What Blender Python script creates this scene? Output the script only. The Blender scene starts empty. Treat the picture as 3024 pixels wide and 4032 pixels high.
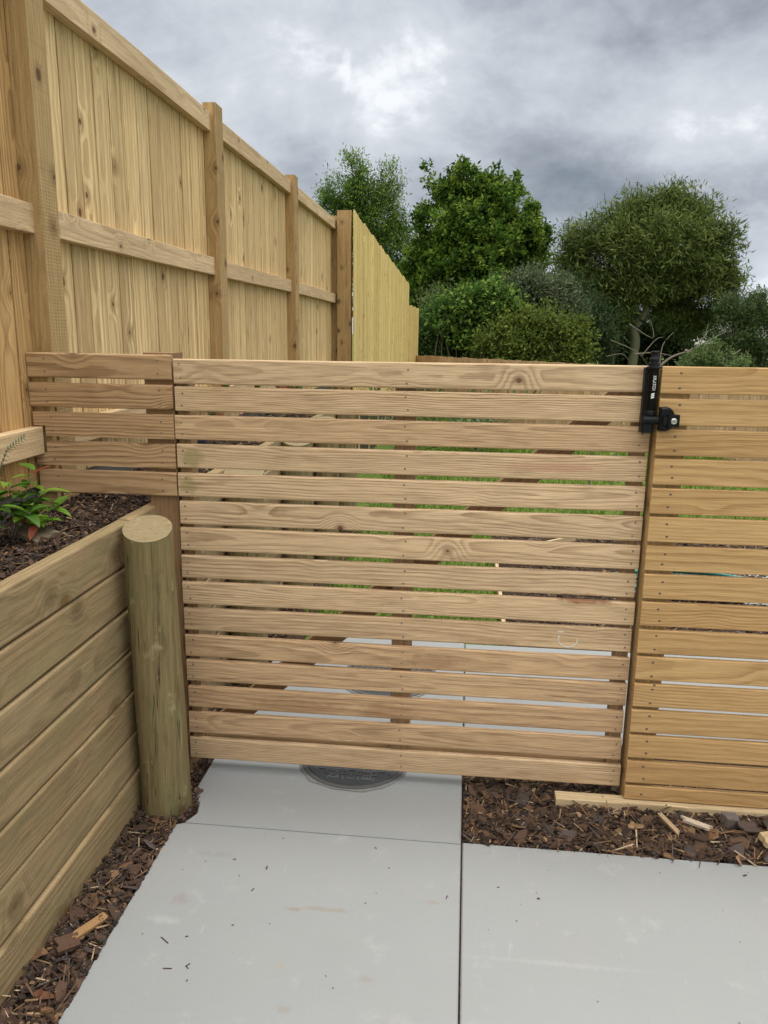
import bpy, bmesh, math, random
import numpy as np
from mathutils import Vector, Matrix
random.seed(7); rng = np.random.default_rng(11)
SC = bpy.context.scene
COL = SC.collection
R_ = math.radians
# ---------------------------------------------------------------- camera
CH = 1.72
CR = np.array([[0.9942536, 0.10634634, 0.01225696],
               [-0.03563402, 0.22081464, 0.97466461],
               [-0.10094549, 0.96950057, -0.2233353]])
FPX = 3079.76
cam = bpy.data.objects.new('camera', bpy.data.cameras.new('camera'))
COL.objects.link(cam)
cam.data.sensor_fit = 'HORIZONTAL'; cam.data.sensor_width = 36.0
cam.data.lens = 36.0 * FPX / 3024; cam.data.clip_end = 3000; cam.data.clip_start = 0.02
m = Matrix.Identity(4)
for i in range(3):
    m[i][0] = CR[0][i]; m[i][1] = CR[1][i]; m[i][2] = -CR[2][i]
m[2][3] = CH
cam.matrix_world = m
SC.camera = cam
SC.view_settings.view_transform = 'Standard'; SC.view_settings.look = 'None'
SC.view_settings.gamma = 1.0; SC.view_settings.exposure = 0.12
# ---------------------------------------------------------------- node helper
class NT:
    def __init__(s, tree): s.t = tree; s.n = tree.nodes; s.l = tree.links
    def put(s, sock, v):
        if isinstance(v, bpy.types.NodeSocket): s.l.new(v, sock)
        elif v is not None:
            if isinstance(v, (tuple, list)) and len(v) == 3 and sock.type == 'RGBA': v = (*v, 1)
            sock.default_value = v
    def add(s, typ, **kw):
        n = s.n.new(typ)
        for k, v in kw.items(): setattr(n, k, v)
        return n
    def math(s, op, a, b=None, c=None, clamp=False):
        n = s.add('ShaderNodeMath', operation=op); n.use_clamp = clamp
        s.put(n.inputs[0], a)
        if b is not None: s.put(n.inputs[1], b)
        if c is not None: s.put(n.inputs[2], c)
        return n.outputs[0]
    def vec(s, x, y, z):
        n = s.add('ShaderNodeCombineXYZ'); s.put(n.inputs[0], x); s.put(n.inputs[1], y); s.put(n.inputs[2], z); return n.outputs[0]
    def sep(s, v):
        n = s.add('ShaderNodeSeparateXYZ'); s.put(n.inputs[0], v); return n.outputs
    def vmath(s, op, a, b=None):
        n = s.add('ShaderNodeVectorMath', operation=op); s.put(n.inputs[0], a)
        if b is not None: s.put(n.inputs[1], b)
        return n
    def noise(s, v, scale=1, detail=2, rough=.5, dist=0):
        n = s.add('ShaderNodeTexNoise'); s.put(n.inputs['Vector'], v); n.inputs['Scale'].default_value = scale
        n.inputs['Detail'].default_value = detail; n.inputs['Roughness'].default_value = rough; n.inputs['Distortion'].default_value = dist
        return n.outputs['Fac']
    def map(s, v, a, b, c=0., d=1., smooth=True):
        n = s.add('ShaderNodeMapRange'); n.interpolation_type = 'SMOOTHSTEP' if smooth else 'LINEAR'
        s.put(n.inputs[0], v)
        for k, q in zip((1, 2, 3, 4), (a, b, c, d)): s.put(n.inputs[k], q)
        return n.outputs[0]
    def mix(s, f, a, b, mode='MIX'):
        n = s.add('ShaderNodeMix', data_type='RGBA', blend_type=mode); n.clamp_factor = True
        s.put(n.inputs[0], f); s.put(n.inputs[6], a); s.put(n.inputs[7], b); return n.outputs[2]
    def attr(s, name, what='Vector'):
        n = s.add('ShaderNodeAttribute', attribute_name=name); return n.outputs[what]
    def pos(s): return s.add('ShaderNodeNewGeometry').outputs['Position']
def mat(name):
    mt = bpy.data.materials.new(name); mt.use_nodes = True
    nt = NT(mt.node_tree); b = nt.n['Principled BSDF']; return mt, nt, b
def bump(nt, b, h, strength=.3, dist=.002):
    n = nt.add('ShaderNodeBump'); n.inputs['Strength'].default_value = strength; n.inputs['Distance'].default_value = dist
    nt.put(n.inputs['Height'], h); nt.l.new(n.outputs[0], b.inputs['Normal'])
# ---------------------------------------------------------------- world: overcast sky
PATCHES = ((-.155, .945, .290, .030, .06, .4), (-.13, .945, .272, .035, .04, 1.2), (-.09, .95, .28, .10, .035, 1.5), (-.02, .955, .285, .16, .05, 1.8), (-.16, .95, .20, .12, -.04, 1.8), (.05, .955, .22, .09, -.03, 2.), (.25, .93, .23, .10, .04, 2.), (.22, .92, .31, .1, -.05, 3.), (.36, .93, .06, .10, .14, 2.), (-.06, .985, .12, .12, .03, 2.))
SUN_EL, SUN_AZ = 74.0, 40.0      # degrees; azimuth from +Y clockwise
w = bpy.data.worlds.new('World'); SC.world = w; w.use_nodes = True
nt = NT(w.node_tree); bg = nt.n['Background']
sky = nt.add('ShaderNodeTexSky', sky_type='NISHITA'); sky.sun_disc = False
sky.sun_elevation = R_(SUN_EL); sky.sun_rotation = R_(SUN_AZ)
tc = nt.add('ShaderNodeTexCoord').outputs['Generated']
dx, dy, dz = nt.sep(tc)
dzc = nt.math('ADD', nt.math('MAXIMUM', dz, 0.0), 0.62)
cp = nt.vec(nt.math('DIVIDE', dx, dzc), nt.math('DIVIDE', dy, dzc), nt.math('MULTIPLY', dz, 1.2))
OFF = (1.4, 2.2, 5.0)
cpo = nt.vmath('ADD', cp, OFF).outputs[0]
n1 = nt.noise(cpo, 3.3, 10, .56, .22)
n2 = nt.noise(nt.vmath('ADD', cp, (11.0, 2.0, 4.0)).outputs[0], 1.9, 3, .5)
n3 = nt.noise(cpo, 11, 9, .62, .25)
cl = nt.math('ADD', nt.math('MULTIPLY', n1, .66), nt.math('MULTIPLY', n2, .14))
cl = nt.math('ADD', cl, nt.math('MULTIPLY', n3, .20))
def patch(ax, ay, az, sh, amp, sx=1.0):
    """a thin or thick place in the cloud layer around one direction of the sky"""
    d_ = nt.vmath('SUBTRACT', nt.vmath('ADD', tc, nt.vmath('MULTIPLY', nt.vmath('SUBTRACT', nt.add_noise(tc), (.5, .5, .5)).outputs[0], (.10, .10, .10)).outputs[0]).outputs[0], (ax, ay, az))
    ln_ = nt.add('ShaderNodeVectorMath', operation='LENGTH'); nt.put(ln_.inputs[0], nt.vmath('MULTIPLY', d_.outputs[0], (1 / sx, 1, 1.0)).outputs[0])
    return nt.math('MULTIPLY', nt.map(ln_.outputs['Value'], 0, sh, 1, 0), amp)
def an(v):
    n = nt.add('ShaderNodeTexNoise'); nt.put(n.inputs['Vector'], v); n.inputs['Scale'].default_value = 9; n.inputs['Detail'].default_value = 5; return n.outputs['Color']
nt.add_noise = an
for q_ in PATCHES: cl = nt.math('ADD', cl, patch(*q_))
ramp = nt.add('ShaderNodeValToRGB'); nt.put(ramp.inputs[0], cl)
e = ramp.color_ramp.elements
e[0].position = .36; e[0].color = (.22, .255, .305, 1)
e[1].position = .67; e[1].color = (.90, .93, .97, 1)
for p, c in ((.435, (.325, .36, .41, 1)), (.49, (.44, .475, .53, 1)), (.55, (.55, .59, .64, 1)), (.62, (.66, .70, .74, 1))):
    q = e.new(p); q.color = c
horiz = nt.map(dz, 0.0, 0.16)
cloud = nt.mix(horiz, nt.mix(.6, ramp.outputs[0], (.66, .74, .83)), ramp.outputs[0])
blue = nt.vmath('MULTIPLY', sky.outputs[0], (.08, .08, .08)).outputs[0]
col = nt.mix(.94, blue, cloud)
# overcast luminance rises towards the zenith; extra gain behind the camera is added to light the gate front; cloud there is neutral white
zen = nt.map(dz, .36, .95, 0, 1)
rear = nt.map(dy, .30, -.5, 0, 1)
neut = nt.math('MAXIMUM', zen, rear)
col = nt.mix(nt.math('MULTIPLY', neut, .9), col, (.49, .47, .44))
gain = nt.math('MULTIPLY', nt.math('MULTIPLY_ADD', zen, 2.8, 1.0), nt.math('MULTIPLY_ADD', rear, .85, 1.0))
nt.put(bg.inputs[0], nt.vmath('MULTIPLY', col, nt.vec(gain, gain, gain)).outputs[0])
bg.inputs[1].default_value = 1.0
sun = bpy.data.objects.new('sun', bpy.data.lights.new('sun', 'SUN')); COL.objects.link(sun)
sun.data.energy = 1.4; sun.data.angle = R_(16); sun.data.color = (1, .96, .9)
sd = Vector((math.sin(R_(SUN_AZ)) * math.cos(R_(SUN_EL)), math.cos(R_(SUN_AZ)) * math.cos(R_(SUN_EL)), math.sin(R_(SUN_EL))))
sun.rotation_euler = sd.to_track_quat('Z', 'Y').to_euler(); sun.location = sd * 30
# ---------------------------------------------------------------- materials
def wood(name, light, light2, dark, freq=85, ring=.55, knots=.35, fibre=.22, stain=.35, rough=.72, green=0., sawn=0., spots=(), kcol=(.10, .045, .018), slope=.06, kden=3.4, streak=.5, ks=1.0, cracks=0, vary=.12, spec=.25):
    mt, nt, b = mat(name)
    l, wd, t = nt.sep(nt.attr('pc'))
    rc = nt.add('ShaderNodeSeparateColor'); nt.put(rc.inputs[0], nt.attr('rnd', 'Color')); r, g, tb = rc.outputs[0], rc.outputs[1], rc.outputs[2]
    off = nt.math('MULTIPLY', r, 91.0)
    lo = nt.math('ADD', l, off)
    warp = nt.noise(nt.vec(nt.math('MULTIPLY', lo, 1.9), nt.math('MULTIPLY', wd, 5), g), 1, 2, .5)
    warp = nt.math('SUBTRACT', warp, .5)
    warp2 = nt.math('SUBTRACT', nt.noise(nt.vec(nt.math('MULTIPLY', lo, 9), nt.math('MULTIPLY', wd, 30), t), 1, 2, .5), .5)
    vor = nt.add('ShaderNodeTexVoronoi'); vor.voronoi_dimensions = '2D'; nt.put(vor.inputs['Vector'], nt.vec(nt.math('MULTIPLY', lo, kden), nt.math('ADD', nt.math('MULTIPLY', nt.math('ADD', wd, t), kden * 1.25), nt.math('MULTIPLY', g, 23)), 0.))
    vor.inputs['Scale'].default_value = 1.0
    k = nt.math('DIVIDE', vor.outputs['Distance'], kden * 1.1)
    k = nt.math('ADD', k, nt.math('MULTIPLY', nt.math('SUBTRACT', nt.noise(nt.vec(lo, wd, g), 60, 2), .5), .006))
    vc = nt.add('ShaderNodeSeparateColor'); nt.put(vc.inputs[0], vor.outputs['Color'])
    has = nt.math('LESS_THAN', vc.outputs[0], knots)
    flow = nt.math('MULTIPLY', nt.map(k, 0.0, .085, 1, 0), nt.math('ADD', nt.math('MULTIPLY', has, .7), .3))
    a = nt.math('ADD', nt.math('SUBTRACT', wd, nt.math('MULTIPLY', nt.math('SUBTRACT', g, .5), .12)), nt.math('MULTIPLY', warp, .045))
    c = nt.math('ADD', nt.math('ADD', t, .03), nt.math('ADD', nt.math('MULTIPLY', nt.math('SINE', nt.math('MULTIPLY', lo, 1.3)), slope * .35), nt.math('MULTIPLY', nt.math('SUBTRACT', r, .5), slope)))
    d = nt.math('SQRT', nt.math('ADD', nt.math('MULTIPLY', a, a), nt.math('MULTIPLY', c, c)))
    d = nt.math('ADD', d, nt.math('ADD', nt.math('MULTIPLY', flow, .032), nt.math('MULTIPLY', warp2, .006)))
    ph = nt.math('FRACT', nt.math('MULTIPLY', d, nt.math('MULTIPLY_ADD', g, freq * .9, freq * .6)))
    lat = nt.math('MULTIPLY', nt.map(ph, .25, .86), nt.map(ph, .90, 1.0, 1, 0))
    amt = nt.math('MULTIPLY', nt.noise(nt.vec(nt.math('MULTIPLY', lo, .8), nt.math('MULTIPLY', wd, 9), r), 1, 1), ring * 1.8)
    lat = nt.math('MULTIPLY', lat, amt)
    base = nt.mix(nt.noise(nt.vec(nt.math('MULTIPLY', lo, 2.2), nt.math('MULTIPLY', wd, 11), r), 1, 3), light, light2)
    vb = nt.math('FRACT', nt.math('MULTIPLY', r, 7.31)); base = nt.mix(1.0, base, nt.vec(*[nt.math('MULTIPLY_ADD', vb, vary, 1 - vary * .55)] * 3), 'MULTIPLY')
    base = nt.mix(nt.math('MULTIPLY', tb, .85), base, tuple(x * y for x, y in zip(light2, (.80, .66, .56))))
    sk = nt.noise(nt.vec(nt.math('MULTIPLY', lo, .9), nt.math('MULTIPLY', nt.math('ADD', wd, nt.math('MULTIPLY', flow, .02)), 62), nt.math('MULTIPLY', g, 9)), 1, 3, .55)
    base = nt.mix(nt.math('MULTIPLY', nt.map(sk, .42, .30), streak), base, tuple(min(1, x * 1.28) for x in light))
    base = nt.mix(nt.math('MULTIPLY', nt.map(sk, .52, .70), streak), base, tuple((x + y) / 2 for x, y in zip(dark, light2)))
    colr = nt.mix(lat, base, dark)
    fib = nt.noise(nt.vec(nt.math('MULTIPLY', lo, 7), nt.math('MULTIPLY', wd, 520), nt.math('MULTIPLY', t, 400)), 1, 3, .6)
    colr = nt.mix(fibre, colr, nt.mix(nt.map(fib, .38, .62), tuple(x * .45 for x in dark), tuple(min(1, x * 1.3) for x in light)), 'MIX')
    st = nt.noise(nt.vec(nt.math('MULTIPLY', lo, 5), nt.math('MULTIPLY', wd, 26), g), 1, 4, .6)
    colr = nt.mix(nt.math('MULTIPLY', nt.map(st, .52, .74), stain), colr, tuple(x * .8 for x in dark))
    if green:
        gn = nt.noise(nt.vec(nt.math('MULTIPLY', lo, 3), nt.math('MULTIPLY', wd, 7), 2.0), 1, 4, .65)
        colr = nt.mix(nt.math('MULTIPLY', nt.map(gn, .42, .68), green), colr, (.17, .19, .085))
    kz = nt.math('DIVIDE', k, nt.math('MULTIPLY_ADD', vc.outputs[1], 1.1, .45)); kb = nt.math('MULTIPLY', nt.map(kz, .007 * ks, .011 * ks, 1, 0), has)
    kr = nt.math('MULTIPLY', nt.math('MULTIPLY', nt.map(k, .010 * ks, .036 * ks, 1, 0), has), .5)
    colr = nt.mix(kr, colr, tuple(x * .7 for x in dark)); colr = nt.mix(nt.math('MULTIPLY', kb, .85), colr, kcol)
    hh = nt.math('ADD', nt.math('MULTIPLY', fib, .6), nt.math('MULTIPLY', lat, .5))
    if sawn:
        sw = nt.add('ShaderNodeTexWave', wave_type='BANDS', bands_direction='X'); nt.put(sw.inputs['Vector'], nt.vec(nt.math('ADD', lo, nt.math('MULTIPLY', wd, .35)), wd, t))
        sw.inputs['Scale'].default_value = 26; sw.inputs['Distortion'].default_value = 3.5; sw.inputs['Detail'].default_value = 2; sw.inputs['Detail Scale'].default_value = 3
        rgh = nt.noise(nt.vec(nt.math('MULTIPLY', lo, 60), nt.math('MULTIPLY', wd, 160), t), 1, 4, .7)
        swm = nt.math('MULTIPLY', sw.outputs['Fac'], nt.map(nt.noise(nt.vec(lo, nt.math('MULTIPLY', wd, 6), 5.), 1, 2), .42, .62))
        colr = nt.mix(nt.math('MULTIPLY', swm, sawn * .45), colr, tuple(x * .75 for x in dark))
        colr = nt.mix(nt.math('MULTIPLY', nt.map(rgh, .5, .72), sawn * .5), colr, tuple(x * .55 for x in dark))
        hh = nt.math('ADD', hh, nt.math('MULTIPLY', nt.math('ADD', swm, rgh), sawn))
    if cracks:
        cn = nt.noise(nt.vec(nt.math('MULTIPLY', lo, 1.6), nt.math('MULTIPLY', wd, 42), 7.7), 1, 2, .4)
        ck = nt.math('MULTIPLY', nt.map(nt.math('ABSOLUTE', nt.math('SUBTRACT', cn, .56)), .0, .016, 1, 0), nt.map(nt.noise(nt.vec(lo, nt.math('MULTIPLY', wd, 6), 3.), 2.2, 2), .36, .44))
        colr = nt.mix(ck, colr, (.035, .024, .012)); hh = nt.math('SUBTRACT', hh, nt.math('MULTIPLY', ck, 2.0))
        pt = nt.noise(nt.vec(nt.math('MULTIPLY', lo, 9), nt.math('MULTIPLY', wd, 13), 1.1), 1, 5, .65); colr = nt.mix(nt.math('MULTIPLY', nt.map(pt, .58, .70), .55), colr, (.42, .36, .21))
    if spots:
        px, py, pz = nt.sep(nt.pos())
        for (sx, sz, rx, rz, sc, sa) in spots:
            ex = nt.math('DIVIDE', nt.math('SUBTRACT', px, sx), rx); ez = nt.math('DIVIDE', nt.math('SUBTRACT', pz, sz), rz)
            rr = nt.math('SQRT', nt.math('ADD', nt.math('MULTIPLY', ex, ex), nt.math('MULTIPLY', ez, ez)))
            rr = nt.math('ADD', rr, nt.math('MULTIPLY', nt.math('SUBTRACT', nt.noise(nt.pos(), 34, 4), .5), 1.1))
            colr = nt.mix(nt.math('MULTIPLY', nt.map(rr, .45, 1.05, 1, 0), sa), colr, sc)
    nt.put(b.inputs['Base Color'], colr); b.inputs['Roughness'].default_value = rough
    b.inputs['Specular IOR Level'].default_value = spec
    bump(nt, b, hh, .35 + .3 * sawn, .0012 + .002 * sawn)
    return mt
M = {}
M['gate'] = wood('dressed_pine_gate', (.68, .515, .325), (.585, .425, .255), (.24, .14, .072), freq=92, ring=.66, fibre=.28, knots=.16, stain=.34, kden=2.6, streak=.45, vary=.26, ks=.8, slope=.09,
    spots=((-.99, 1.265, .05, .045, (.23, .21, .09), .55), (-1.01, 1.165, .04, .045, (.23, .21, .09), .5), (.44, .795, .13, .022, (.20, .075, .025), .75),
           (.30, 1.27, .20, .02, (.42, .19, .12), .4), (-.62, .30, .22, .04, (.22, .11, .05), .4), (-.25, .30, .14, .05, (.24, .12, .055), .45),
           (-.1, .52, .12, .035, (.20, .10, .05), .45), (.1, .60, .2, .03, (.25, .13, .06), .35)))
M['panel_l'] = wood('dressed_pine_side_panel', (.57, .405, .24), (.49, .34, .19), (.21, .122, .056), freq=62, ring=.9, knots=.45, stain=.3, kden=3.4, streak=.25, slope=.09)
M['panel_r'] = wood('dressed_pine_right_panel', (.57, .385, .18), (.47, .305, .135), (.27, .15, .055), freq=60, ring=.62, knots=.10, stain=.2, kden=2.6, streak=.25, slope=.09)
M['stud'] = wood('framing_timber', (.36, .245, .14), (.30, .19, .10), (.17, .095, .045), freq=110, ring=.6, knots=.3)
M['post'] = wood('treated_post_timber', (.50, .355, .17), (.41, .275, .12), (.21, .125, .05), freq=45, ring=.5, knots=.75, sawn=.45, stain=.45, kden=4.2, ks=1.4)
M['paling'] = wood('treated_palings', (.83, .63, .34), (.67, .48, .235), (.32, .185, .075), freq=48, ring=.55, knots=.32, sawn=.12, stain=.45, kcol=(.09, .035, .015), kden=2.9, streak=.9, ks=1.5, vary=.52, slope=.02)
M['paling_near'] = wood('orange_palings', (.60, .395, .18), (.49, .305, .125), (.29, .16, .06), freq=62, ring=.7, knots=.35, sawn=.12, stain=.45, kden=4., streak=.8, vary=.25)
M['rail'] = wood('rough_sawn_rails', (.72, .55, .34), (.60, .445, .26), (.38, .25, .13), freq=60, ring=.5, knots=.55, sawn=.6, stain=.25, kden=3.6, streak=.5)
M['pale'] = wood('pale_palings', (.78, .64, .30), (.68, .53, .225), (.46, .32, .12), freq=120, ring=.4, knots=.3, stain=.5, streak=1., vary=.4, rough=1., spec=.0)
M['far'] = wood('far_palings', (.62, .45, .28), (.50, .35, .21), (.26, .16, .09), freq=70, ring=.5, knots=.3, stain=.4, streak=.8, vary=.5)
M['wall'] = wood('treated_sleepers', (.40, .305, .17), (.30, .218, .118), (.145, .098, .046), freq=60, ring=.5, knots=.6, sawn=.35, stain=.5, green=.32, vary=.3, rough=.85, kden=3.2, ks=1.5, kcol=(.16, .09, .035), streak=.5)
M['sleeper'] = wood('edging_sleeper', (.60, .48, .30), (.50, .385, .235), (.34, .235, .12), freq=60, ring=.6, knots=.5, sawn=.4)
M['pole'] = wood('round_pole_timber', (.29, .23, .115), (.20, .155, .072), (.09, .062, .028), freq=30, ring=.3, knots=.7, sawn=.25, stain=.65, green=.4, rough=.85, kden=3.4, ks=1.6, kcol=(.10, .065, .025), streak=.7, cracks=1)
M['dark_board'] = wood('dark_base_boards', (.10, .09, .07), (.07, .06, .05), (.03, .025, .02))
M['shade'] = wood('paling_gap_shade', (.06, .032, .013), (.045, .025, .01), (.03, .016, .007))  # near-black so the gaps between palings read as shadow

def plain(name, c, rough=.5, metal=0., c2=None, sc=40, spec=.5):
    mt, nt, b = mat(name)
    if c2 is None: c2 = tuple(x * .75 for x in c)
    nt.put(b.inputs['Base Color'], nt.mix(nt.noise(nt.pos(), sc, 4), c, c2)); b.inputs['Roughness'].default_value = rough
    b.inputs['Metallic'].default_value = metal; b.inputs['Specular IOR Level'].default_value = spec
    return mt
M['black'] = plain('black_powder_coat', (.004, .004, .0045), .22, spec=.16)
M['blackp'] = plain('black_moulded_plastic', (.006, .0075, .009), .45, spec=.2)
M['steel'] = plain('brushed_steel', (.6, .6, .58), .3, 1.0)
M['nail'] = plain('galvanised_nail', (.10, .095, .095), .5, .3)
M['nail_light'] = plain('punched_nail', (.20, .17, .14), .6, .2)
M['white'] = plain('white_print', (.8, .8, .8), .6)
M['chalk'] = plain('pale_chalk', (.72, .74, .66), .9)
M['red'] = plain('dark_red_plastic', (.22, .015, .025), .4)
M['teal'] = plain('teal_plastic', (.04, .22, .19), .5)
M['navy'] = plain('navy_plastic', (.01, .014, .045), .45)
M['grey_base'] = plain('grey_concrete_base', (.13, .13, .12), .9, c2=(.08, .08, .075), sc=18)
M['lid'] = plain('manhole_lid_cast', (.045, .050, .055), .5, .0, c2=(.03, .034, .038), sc=25)
M['lid_bar'] = plain('tread_highlight', (.105, .11, .115), .5, c2=(.10, .105, .11), sc=60)  # paler than the lid: highlights on bars and letters put into the colour
M['lid_ring'] = plain('manhole_ring_cast', (.11, .11, .11), .7, c2=(.06, .06, .06), sc=60)
M['mortar'] = plain('rough_mortar', (.26, .265, .26), .95, c2=(.13, .135, .13), sc=90)
M['roof'] = plain('grey_roof', (.32, .30, .29), .8, sc=2)
M['white_wall'] = plain('white_weatherboard', (.75, .76, .78), .7, sc=2)
M['glass'] = plain('window_glass', (.03, .035, .04), .1)

def concrete():
    mt, nt, b = mat('smooth_concrete')
    p = nt.pos(); x, y, z = nt.sep(p)
    c = nt.mix(nt.noise(p, 2.2, 5, .6), (.290, .308, .314), (.246, .262, .267))
    c = nt.mix(nt.math('MULTIPLY', nt.map(nt.noise(nt.vec(nt.math('MULTIPLY', x, 9), nt.math('MULTIPLY', y, 130), 0.), 1, 4, .65), .35, .7), .35), c, (.285, .295, .298))
    c = nt.mix(nt.math('MULTIPLY', nt.map(nt.noise(p, 260, 3, .7), .45, .75), .35), c, (.19, .195, .195))
    c = nt.mix(nt.math('MULTIPLY', nt.map(nt.noise(p, 1.1, 3), .52, .68), .35), c, (.285, .282, .268))
    c = nt.mix(nt.math('MULTIPLY', nt.map(nt.noise(nt.vmath('ADD', p, (5., 1., 0.)).outputs[0], 14, 5, .7), .66, .80), .6), c, (.175, .16, .135))
    c = nt.mix(nt.math('MULTIPLY', nt.map(nt.noise(nt.vec(nt.math('MULTIPLY', x, 30), nt.math('MULTIPLY', y, 7), 3.), 1, 4, .6), .64, .8), .4), c, (.42, .43, .43))
    c = nt.mix(nt.math('MULTIPLY', nt.map(nt.noise(nt.vmath('ADD', p, (2., 9., 0.)).outputs[0], 4.5, 7, .68), .44, .66), .45), c, (.275, .284, .284))
    c = nt.mix(nt.math('MULTIPLY', nt.map(nt.noise(nt.vmath('ADD', p, (7., 3., 0.)).outputs[0], 7, 8, .72), .56, .72), .40), c, (.37, .382, .385))
    pv = nt.add('ShaderNodeTexVoronoi'); nt.put(pv.inputs['Vector'], p); pv.inputs['Scale'].default_value = 75
    c = nt.mix(nt.math('MULTIPLY', nt.map(pv.outputs['Distance'], .03, .10, 1, 0), .55), c, (.13, .13, .125))
    for sx, sy, rx, ry, sc, sa in ((-.37, 2.03, .09, .012, (.23, .17, .09), .55), (-.47, 2.02, .03, .01, (.21, .14, .07), .6), (-.05, 2.1, .02, .012, (.24, .17, .10), .5), (-.46, 1.80, .016, .008, (.30, .24, .12), .5),
                                   (-.22, 1.78, .03, .014, (.23, .19, .14), .5), (-.42, 1.66, .025, .014, (.23, .18, .13), .55), (.0, 1.57, .02, .02, (.23, .19, .14), .4), (-.80, 2.24, .08, .02, (.20, .20, .195), .45),
                                   (-.83, 2.02, .03, .03, (.21, .16, .14), .5), (-.85, 1.93, .06, .02, (.40, .41, .41), .5), (.30, 1.9, .3, .012, (.37, .38, .38), .4), (-.6, 2.75, .3, .015, (.24, .25, .25), .3)):  # the last entry paints the soft shadow band below the gate
        ex = nt.math('DIVIDE', nt.math('SUBTRACT', x, sx), rx); ey = nt.math('DIVIDE', nt.math('SUBTRACT', y, sy), ry)
        rr = nt.math('SQRT', nt.math('ADD', nt.math('MULTIPLY', ex, ex), nt.math('MULTIPLY', ey, ey)))
        rr = nt.math('ADD', rr, nt.math('MULTIPLY', nt.math('SUBTRACT', nt.noise(p, 45, 4, .65), .5), 2.2))
        c = nt.mix(nt.math('MULTIPLY', nt.map(rr, .2, 1.2, 1, 0), sa * .65), c, sc)
    nt.put(b.inputs['Base Color'], c); b.inputs['Roughness'].default_value = .8; b.inputs['Specular IOR Level'].default_value = .3
    bump(nt, b, nt.noise(p, 120, 5, .7), .25, .002)
    return mt
M['concrete'] = concrete()
def soil(name, c1, c2, sc=60):
    mt, nt, b = mat(name); p = nt.pos()
    nt.put(b.inputs['Base Color'], nt.mix(nt.map(nt.noise(p, sc, 6, .7), .35, .65), c1, c2)); b.inputs['Roughness'].default_value = 1
    b.inputs['Specular IOR Level'].default_value = .1; bump(nt, b, nt.noise(p, sc * 1.5, 5, .7), .8, .01); return mt
M['soil'] = soil('dark_soil', (.035, .022, .014), (.075, .05, .032))
M['turf'] = soil('turf_ground', (.06, .10, .018), (.12, .17, .035), 30)
def attr_mat(name, rough=.8, transl=0., spec=.3, gain=1.0):
    mt, nt, b = mat(name)
    c = nt.attr('rnd', 'Color')
    c = nt.mix(nt.map(nt.noise(nt.pos(), 300, 3, .6), .3, .7, 0, .35), c, (.02, .014, .01)) if not transl else c
    nt.put(b.inputs['Base Color'], c); b.inputs['Roughness'].default_value = rough; b.inputs['Specular IOR Level'].default_value = spec
    if transl:
        tr = nt.add('ShaderNodeBsdfTranslucent'); nt.put(tr.inputs[0], c)
        mx = nt.add('ShaderNodeMixShader'); mx.inputs[0].default_value = transl
        nt.l.new(b.outputs[0], mx.inputs[1]); nt.l.new(tr.outputs[0], mx.inputs[2]); nt.l.new(mx.outputs[0], nt.n['Material Output'].inputs[0])
    return mt
M['chip'] = attr_mat('bark_chips', .85)
M['leaf'] = attr_mat('leaves', .7, .35, .08)
M['leafg'] = attr_mat('glossy_leaves', .38, .25, .35)
M['bark'] = plain('tree_bark', (.14, .13, .085), .9, c2=(.07, .06, .04), sc=9)
M['bark_pale'] = plain('pale_bark', (.20, .21, .12), .85, c2=(.11, .115, .065), sc=7)
M['twig'] = plain('dry_twig', (.20, .17, .13), .9)
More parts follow.
